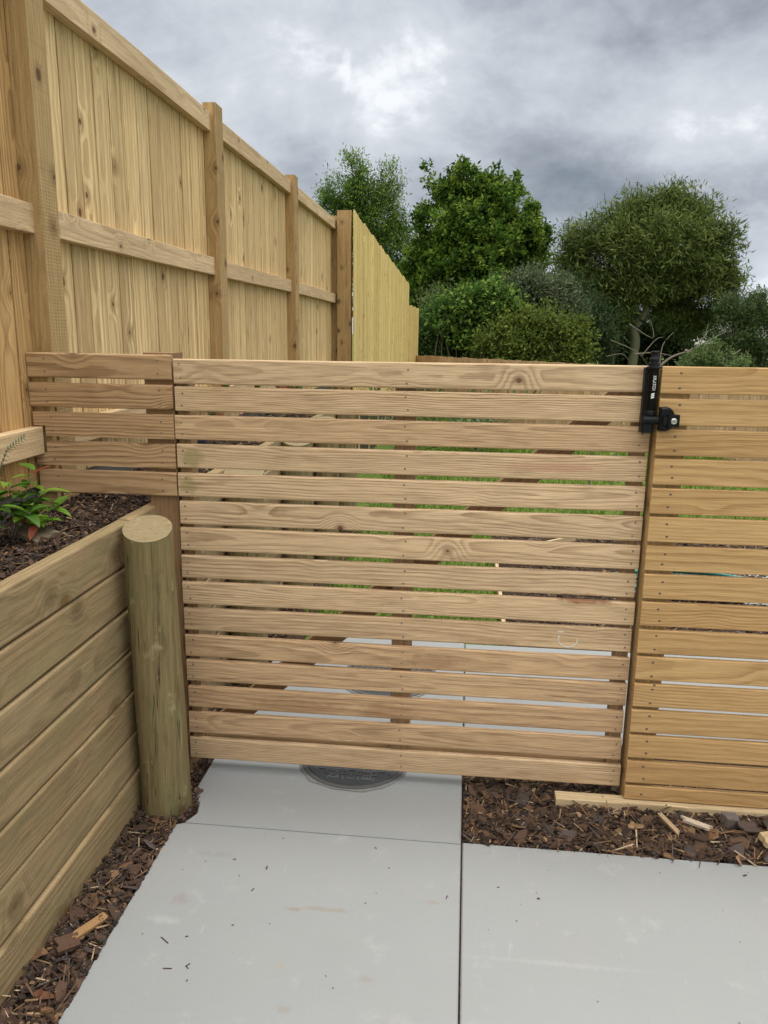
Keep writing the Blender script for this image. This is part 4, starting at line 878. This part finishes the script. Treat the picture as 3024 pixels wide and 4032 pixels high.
# leafy shoots close to the far fence / gate
def shoots(name, label, cat, base, n, hgt, L, W, cols, seed, spread=.12, lean=0., m_='leafg', group=None):
    r = np.random.default_rng(seed); e_ = empty(name, tuple(base)); tag(e_, label, cat, group); polys = []; C = []; D = []
    for i in range(n):
        tip = np.array([r.normal(0, spread) + lean, r.normal(0, spread), hgt * r.uniform(.6, 1.05)]); mid = tip * np.array([.4, .4, .55]) + r.normal(0, .01, 3)
        polys.append(([(0, 0, 0), mid, tip], .004, .0015))
        for k in range(9):
            t = .35 + .65 * k / 8; p = mid * 2 * t * (1 - t) + tip * t * t; a = r.uniform(0, 6.28); C.append(p); D.append([math.cos(a), math.sin(a), r.uniform(.0, .7)])
        for k in range(4): a = r.uniform(0, 6.28); C.append(tip); D.append([math.cos(a) * .7, math.sin(a) * .7, 1])
    mb = MB()
    for p, a, b_ in polys: mb.tube(p, [a, (a + b_) / 2, b_], 5)
    mb.build('stems', M['twig'], e_)
    C = np.array(C); D = unit(np.array(D)); N = len(C); cols = np.array(cols)
    leaf_mesh('leaves', C, D, unit(r.normal(size=(N, 3)) * .4 + [0, 0, 1]), L * r.uniform(.7, 1.2, N), W * r.uniform(.8, 1.2, N), cols[r.integers(0, len(cols), N)] * r.uniform(.8, 1.2, (N, 1)), M[m_], e_)
    return e_
b0 = at(1040, 800, 8.0); shoots('leafy_shoot', 'bright leafy shoot showing just above the gate before the low fence', 'plant', (b0[0], 8.0, 0.), 5, 1.40, .06, .035, [(.06, .12, .02), (.10, .17, .03)], 41, .10)
b0 = at(1293, 790, 8.0); shoots('maple_shoot', 'yellow green feathery shoot above the gate near the crooked trunk', 'plant', (b0[0], 8.0, 0.), 5, 1.43, .075, .014, [(.22, .28, .05), (.30, .34, .08)], 42, .07, -.05)
b0 = at(1340, 800, 8.0); shoots('maple_shoot', 'small yellow green tip just above the gate left of the latch', 'plant', (b0[0], 8.0, 0.), 3, 1.30, .06, .012, [(.22, .28, .05), (.30, .34, .08)], 43, .07)
for k, (x, y, lb) in enumerate(((-1.38, 4.1, 'young green shrub in the bed, nearest behind the gate'), (-1.34, 4.9, 'young green shrub in the bed, second behind the gate'), (-1.36, 5.9, 'young green shrub in the bed before the far posts'))):
    shoots('young_shrub', lb, 'shrub', (x, y, 1.04), 6, .36, .065, .028, [(.03, .08, .015), (.08, .15, .02), (.16, .04, .02)], 50 + k, .12, group='young shrubs in the raised bed')
shoots('grass_tuft', 'strappy green grass tuft on the lawn before the low fence', 'plant', (.15, 11.0, .1), 26, .75, .35, .02, [(.05, .10, .03), (.09, .15, .05)], 61, .45)
shoots('grass_tuft', 'strappy green tuft left of the lawn beyond the posts', 'plant', (-.75, 9.8, .1), 22, .85, .30, .02, [(.05, .10, .03), (.09, .15, .05)], 62, .4)
# lawn
N = 60000; r = np.random.default_rng(71)
x = r.uniform(-1.0, 6.0, N); y = 4.3 + (r.random(N) ** 1.4) * 11; keep = ~((x > .25) & (y < 6.75)) ; keep &= (x + 1.25) / 8.45 + (y - 16.75) / -10.45 * -1 < 99; keep &= y < 16.6 - (x + 1.25) * 1.237; x, y = x[keep], y[keep]; N = len(x)
zg = np.array([ground_z(a, b_) for a, b_ in zip(x, y)])
cg = np.array([(.10, .19, .02), (.15, .25, .03), (.20, .30, .05), (.24, .24, .08)])[r.choice(4, N, p=[.35, .4, .18, .07])] * r.uniform(.8, 1.2, (N, 1))
lw = leaf_mesh('lawn', np.stack([x, y, zg], 1), unit(np.stack([r.normal(0, .4, N), r.normal(0, .4, N), np.ones(N)], 1)), unit(r.normal(size=(N, 3)) * [1, 1, .1]), r.uniform(.03, .065, N), .006 + y * .0012, cg, M['leaf'])
tag(lw, 'bright green lawn beyond the gate', 'grass', kind='stuff')
# ---------------------------------------------------------------- foreground shrub (left)
def leaf_big(mb, base, d, n, L, W, curl, c):
    base, d, n = Vector(base), Vector(d).normalized(), Vector(n).normalized(); s = d.cross(n).normalized(); n = s.cross(d); K = 8; vs = []
    for i in range(K + 1):
        t = i / K; w_ = W * (math.sin(math.pi * (t ** .85)) ** .9) * .5 + .0004; cur = -curl * t * t * L
        p = base + d * (L * t) + n * cur
        vs += [p + s * w_ + n * w_ * .35, p, p - s * w_ + n * w_ * .35]
    fs = []
    for i in range(K): fs += [(3 * i, 3 * i + 1, 3 * i + 4, 3 * i + 3), (3 * i + 1, 3 * i + 2, 3 * i + 5, 3 * i + 4)]
    mb.raw(vs, fs, None, (*c, 1))
def shrub(base, stems, label, seed, reds=.08):
    r = random.Random(seed); e_ = empty('garden_shrub', base); tag(e_, label, 'shrub', 'glossy shrubs in the raised bed'); st = MB(); lf = MB()
    for (tip, nl) in stems:
        tip = Vector(tip); mid = tip * .5 + Vector((r.uniform(-.015, .015), r.uniform(-.015, .015), .02)); st.tube([(0, 0, -.02), mid * .5, mid, tip], [.0032, .0028, .0022, .0014], 6)
        for k in range(nl):
            t = .45 + .55 * k / max(1, nl - 1); p = (mid * (1 - (t - .5) * 2) + tip * (t - .5) * 2) if t > .5 else mid * t * 2
            a = k * 2.4 + r.uniform(-.5, .5); elev = r.uniform(-.15, .55) + (.35 if k > nl - 4 else 0)
            d = Vector((math.cos(a), math.sin(a), elev)); L = r.uniform(.058, .088); c = r.choice([(.09, .20, .018), (.13, .26, .025), (.17, .30, .03), (.06, .14, .018)])
            if r.random() < reds: c = r.choice([(.42, .12, .07), (.30, .14, .04)])
            leaf_big(lf, p, d, (0, 0, 1), L, L * r.uniform(.38, .48), r.uniform(.15, .6), c)
    st.build('stems', M['twig'], e_, True); lf.build('leaves', M['leafg'], e_, True); return e_
shrub((-1.455, 2.31, 1.045), [((.01, .0, .19), 11), ((.09, .06, .16), 10), ((.10, -.04, .11), 9), ((.05, .09, .22), 10), ((-.02, -.05, .14), 9), ((.14, .02, .07), 8), ((.06, .02, .13), 9), ((.12, .10, .10), 8)], 'glossy green leafed shrub in the raised bed before the side panel', 5)
shrub((-1.50, 2.16, 1.045), [((.0, .05, .22), 9), ((.04, -.02, .15), 9), ((-.01, -.04, .20), 8), ((.06, .02, .08), 7), ((.03, .06, .12), 8)], 'glossy shrub with a pink leaf at the left edge of the view', 9, .16)
for (x, y, a, lb) in ((-1.06, 1.60, .6, 'curled dead orange brown leaf on the bark strip at the lower left'),):
    q = MB(); leaf_big(q, (0, 0, 0), (1, 0, .15), (0, 0, 1), .042, .026, .8, (.13, .06, .03)); leaf_big(q, (0, 0, .003), (.4, .9, .3), (0, 0, 1), .03, .02, .7, (.13, .05, .025))
    o = q.build('dead_leaf', M['chip'], None, False); o.location = (x, y, .018); o.rotation_euler = (.1, -.1, a); tag(o, lb, 'leaf')
# fern sprig
e_ = empty('fern_sprig', (-1.50, 2.34, 1.09)); tag(e_, 'dark green needle leafed sprig arching over the shrub before the fence rail', 'plant'); lf = MB(); st = MB()
P = [Vector((0, 0, 0)), Vector((.0, .0, .16)), Vector((.03, .02, .245)), Vector((.085, .03, .285))]; st.tube(P, [.002, .0018, .0014, .0008], 5)
for k in range(26):
    t = k / 25; p = P[1].lerp(P[2], t * 2) if t < .5 else P[2].lerp(P[3], t * 2 - 1); d = (P[3] - P[1]).normalized(); s = 1 if k % 2 else -1
    leaf_big(lf, p, Vector((d.z * -s * .8 + .4, s * .5, s * d.x * .6 + .3)), (0, 0, 1), .020, .004, .1, (.03, .085, .025))
st.build('stem', M['twig'], e_); lf.build('leaflets', M['leafg'], e_)
# ---------------------------------------------------------------- far building
e_ = empty('house', (24, 62, 0)); tag(e_, 'far white house with low grey roof glimpsed through the trees at the right', 'house')
q = MB(); q.board((-12, 0, -1), X, Z, Y, 24, 4.0, 8, r=.01); q.build('wall', M['white_wall'], e_)
q = MB(); q.raw([(-4.6, -.6, 3.05), (12.6, -.6, 3.05), (12.6, 8.6, 3.05), (-4.6, 8.6, 3.05), (-3.5, 3, 4.2), (11.5, 3, 4.2), (11.5, 5, 4.2), (-3.5, 5, 4.2)], [(0, 1, 5, 4), (1, 2, 6, 5), (2, 3, 7, 6), (3, 0, 4, 7), (4, 5, 6, 7), (3, 2, 1, 0)]); q.build('roof', M['roof'], e_)
for k in range(4):
    q = MB(); q.board((-10 + k * 5.5, -.06, .9), X, Z, Y, 1.8, 1.1, .05, r=.01); f = q.build('window', M['white_wall'], e_)
    q = MB(); q.board((-9.9 + k * 5.5, -.08, 1.0), X, Z, Y, 1.6, .9, .02, r=.005); q.build('pane', M['glass'], f)
